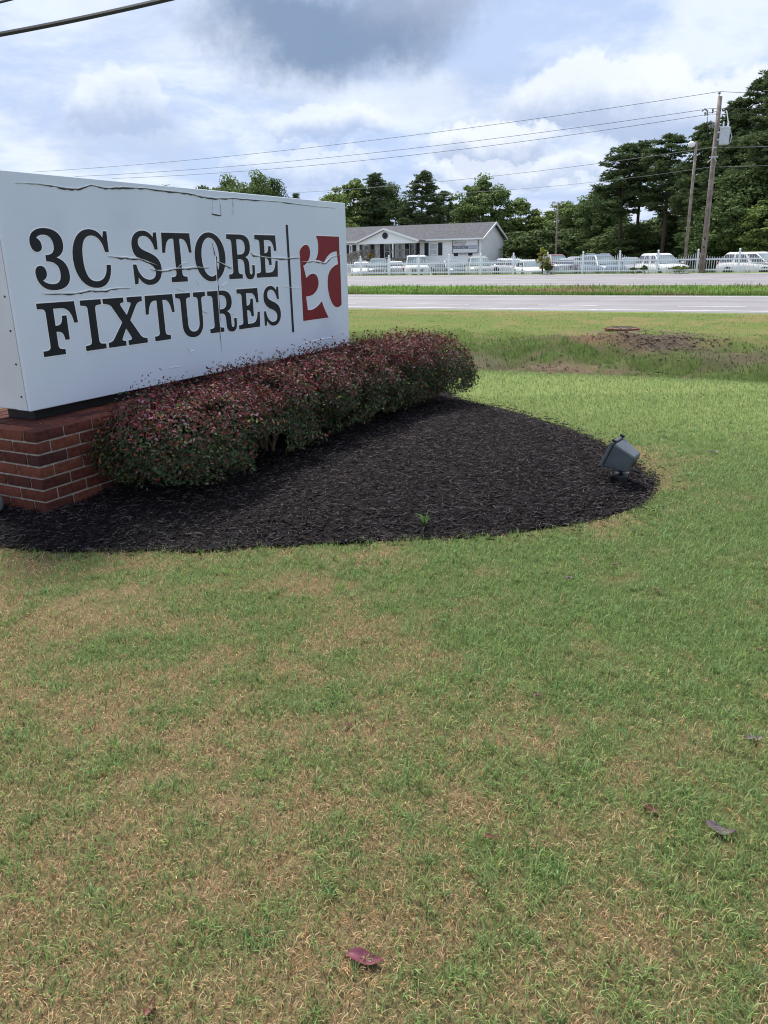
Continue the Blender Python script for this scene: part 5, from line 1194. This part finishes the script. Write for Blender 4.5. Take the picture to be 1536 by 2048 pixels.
def tree(px, py, v, kind, label, wpx=None, group='trees beyond the lot', rot=None, name=None):
    (cm, tm), H0, R0 = KIND[kind]; p = at(px, v, py); z = zlot(p[0], p[1]); h = max(1.5, p[2]-z); s = h/H0
    if wpx: wpx *= 1.15 if 'pine' in kind else 1.35
    sx = s if wpx is None else (wpx/2/FPX*math.hypot(p[0], p[1])*.97)/(R0*.86)
    root = empty(name or ('pine_tree' if 'pine' in kind else 'broadleaf_tree'), (p[0], p[1], z-.1), random.uniform(0, 6.28) if rot is None else rot, label, 'tree', group)
    for nm, me in (('trunk', tm), ('crown', cm)):
        o = mesh_obj(nm, me, root); o.scale = (sx, sx, s) if nm == 'crown' else (min(sx, s), min(sx, s), s)
    return root
TREES = [
    (452, 360, 128, 'broad_a', 75, 'rounded green treetop peeking over the sign top'), (512, 352, 126, 'broad_a', 62, 'tall dense treetop above the sign top'), (546, 357, 130, 'broad_c', 52, 'dark treetop at the end of the clump over the sign'),
    (590, 388, 150, 'pine_c', 34, 'small distant pine tip over the sign'), (652, 390, 140, 'broad_b', 55, 'low loose treetop over the sign near its end'), (400, 372, 134, 'broad_c', 70, 'dark tree hidden low behind the sign'),
    (700, 357, 118, 'broad_b', 78, 'bright leafy tree rising at the house end beside the sign'), (684, 430, 106, 'broad_b', 46, 'yellow green small tree against the sign edge'), (752, 350, 118, 'pine_b', 82, 'full dark pine behind the porch, left of the lone pine'), (778, 365, 126, 'broad_c', 66, 'dark broad tree behind the porch gable'),
    (841, 345, 116, 'pine_b', 78, 'lone spreading pine with layered limbs over the house roof'), (886, 382, 122, 'pine_a', 52, 'thin open pine right of the lone pine'), (906, 405, 114, 'pine_low', 40, 'short conical evergreen behind the roof'), (866, 420, 124, 'bush', 60, 'dark shrubby growth behind the roof ridge'),
    (966, 357, 112, 'broad_a', 78, 'tall leafy green tree above the right end of the roof'), (942, 410, 120, 'broad_c', 50, 'dark lower tree behind the roof end'), (1032, 395, 116, 'broad_b', 66, 'pale green airy tree right of the house'), (1006, 440, 112, 'broad_c', 56, 'dark low tree at the gable end'),
    (1076, 432, 118, 'broad_b', 52, 'low light green tree left of the twin lamp pole'), (1128, 402, 118, 'broad_b', 74, 'light green tree behind the twin lamp pole'), (1172, 398, 112, 'broad_a', 76, 'mid green tree right of the twin lamp pole'), (1208, 372, 106, 'broad_c', 76, 'dark tree under the first tall pine'),
    (1252, 288, 92, 'pine_a', 92, 'tall open pine at the left end of the pine stand'), (1287, 284, 94, 'pine_c', 84, 'tall pine with a tuft crown second in the stand'), (1345, 268, 90, 'pine_a', 100, 'tall pine left of the lamp pole top'), (1378, 330, 96, 'pine_b', 80, 'mid height pine behind the lamp pole'),
    (1424, 250, 84, 'pine_b', 92, 'dense pine directly behind the transformer pole'), (1474, 205, 82, 'pine_b', 120, 'large dark pine right of the transformer'), (1530, 146, 80, 'pine_low', 150, 'tallest dark evergreen at the edge of the woods'), (1585, 175, 76, 'pine_b', 150, 'big evergreen beyond the woods edge'),
    (1450, 330, 78, 'pine_low', 110, 'dark low pine below the transformer'), (1510, 330, 74, 'broad_c', 120, 'dark broad tree behind the white van'), (1560, 380, 70, 'broad_b', 80, 'lighter green young tree behind the white van end'),
    (1650, 190, 80, 'pine_low', 150, 'far outlying evergreen of the woods'), (330, 380, 130, 'broad_a', 80, 'green tree fully behind the sign'), (240, 385, 130, 'broad_c', 80, 'dark green tree fully behind the sign middle'),
]
for px, py, v, k, w, lb in TREES: tree(px, py, v, k, lb, w)
UL = ['low dark growth at the corner of the white gable wall', 'dark bush clump between the gable wall and the yellow green shrub', 'dark low growth behind the yellow green shrub', 'dark low tree at the foot of the twin lamp pole', 'dark bush behind the silver sedan showing its tail', 'dark low growth left of the steel blue sport utility',
      'broad dark bush right behind the steel blue sport utility', 'dark growth behind the silver sedan between sport utilities', 'dark bush left of the white sport utility roof', 'dark low tree behind the white sport utility', 'dark undergrowth at the foot of the round lamp pole', 'dark undergrowth behind the utility pole foot', 'dark bush at the tail of the white van', 'dark low growth above the white van roof']
for i, px in enumerate(list(range(1015, 1600, 42))):
    v = (118, 106, 98, 110)[i % 4]-max(0, (px-1200))*.045; tree(px+random.uniform(-8, 8), 445+random.uniform(-22, 18), v, 'bush' if i % 3 else 'broad_c', UL[i], 90+random.uniform(-15, 20), 'undergrowth along the woods edge', name='understory_tree')
for i, (px, lb) in enumerate(zip(range(716, 1010, 52), ('dark growth above the roof between sign edge and porch', 'dark growth directly over the porch gable peak', 'dark growth at the foot of the lone pine', 'dark growth over the roof between pines and leafy tree', 'dark growth below the tall leafy tree by the gable', 'dark growth just past the roof peak of the gable end'))):
    tree(px, 448+random.uniform(-14, 12), 128, 'bush', lb, 76, 'growth behind the house', name='understory_tree')
# far wood closing the view
def far_wood():
    r = np.random.default_rng(77); n = 26000; u = r.uniform(-150, 190, n); v = 165+r.uniform(0, 14, n)+.0*u; X, Y = uv2xy(u, v)
    top = 4.2+3.0*fbm(NA, u*.09, u*0+3, 3); z = r.random(n)**.8*top
    P = np.stack([X, Y, z], 1); nr = r.normal(size=(n, 3)); nr[:, 2] += .5; nr /= np.linalg.norm(nr, axis=1)[:, None]; t = np.cross(nr, r.normal(size=(n, 3))); t /= np.linalg.norm(t, axis=1)[:, None]; b = np.cross(nr, t); l = r.uniform(.4, .9, n)[:, None]
    V = np.stack([P-t*l, P+b*l*.6, P+t*l, P-b*l*.6], 1).reshape(-1, 3); i = np.arange(n)*4
    C = np.array([.03, .05, .02])*(.5+1.3*r.random((n, 1)))
    o = mesh_obj('far_wood', np_mesh('far_wood', V, np.stack([i, i+1, i+2, i+3], 1), M['tree_leaf'], False, np.repeat(C, 4, 0))); tag(o, 'distant band of woodland closing the view behind the lot', 'wood', kind='stuff')
far_wood()
# shrubs and weeds at the fence and ramp
def small_shrub(px, v, h, wpx, tint, tip, label, seed):
    p = at(px, v); z = zlot(p[0], p[1]); R_ = wpx/2/FPX*math.hypot(p[0], p[1])
    cm, tm = tree_mesh_broad(seed, H=h, R=R_, base=.25, nclump=42, per=44, tint=tint, tip=tip, leaf=.11); root = empty('roadside_shrub', (p[0], p[1], z), 0, label, 'shrub')
    mesh_obj('stem', tm, root); mesh_obj('foliage', cm, root)
small_shrub(1086, 55.3, 1.75, 28, (.20, .21, .04), (.38, .37, .07), 'yellow green shrub growing through the picket fence', 31)
small_shrub(1098, 55.2, .7, 14, (.06, .10, .03), (.12, .17, .05), 'small green bush at the foot of the yellow green shrub', 32)
small_shrub(1362, 55.0, .42, 34, (.08, .11, .025), (.16, .19, .05), 'low green weeds heaped left of the utility pole foot', 33)
small_shrub(1270, 55.0, .36, 12, (.07, .12, .03), (.14, .19, .06), 'small weed against the fence before the silver sedan', 34)
small_shrub(1292, 55.0, .50, 12, (.07, .12, .04), (.14, .19, .07), 'taller weed against the fence before the white sport utility', 35)
small_shrub(741, 82.0, 2.6, 14, (.16, .11, .03), (.28, .20, .05), 'yellowing shrub beside the wooden ramp', 36)
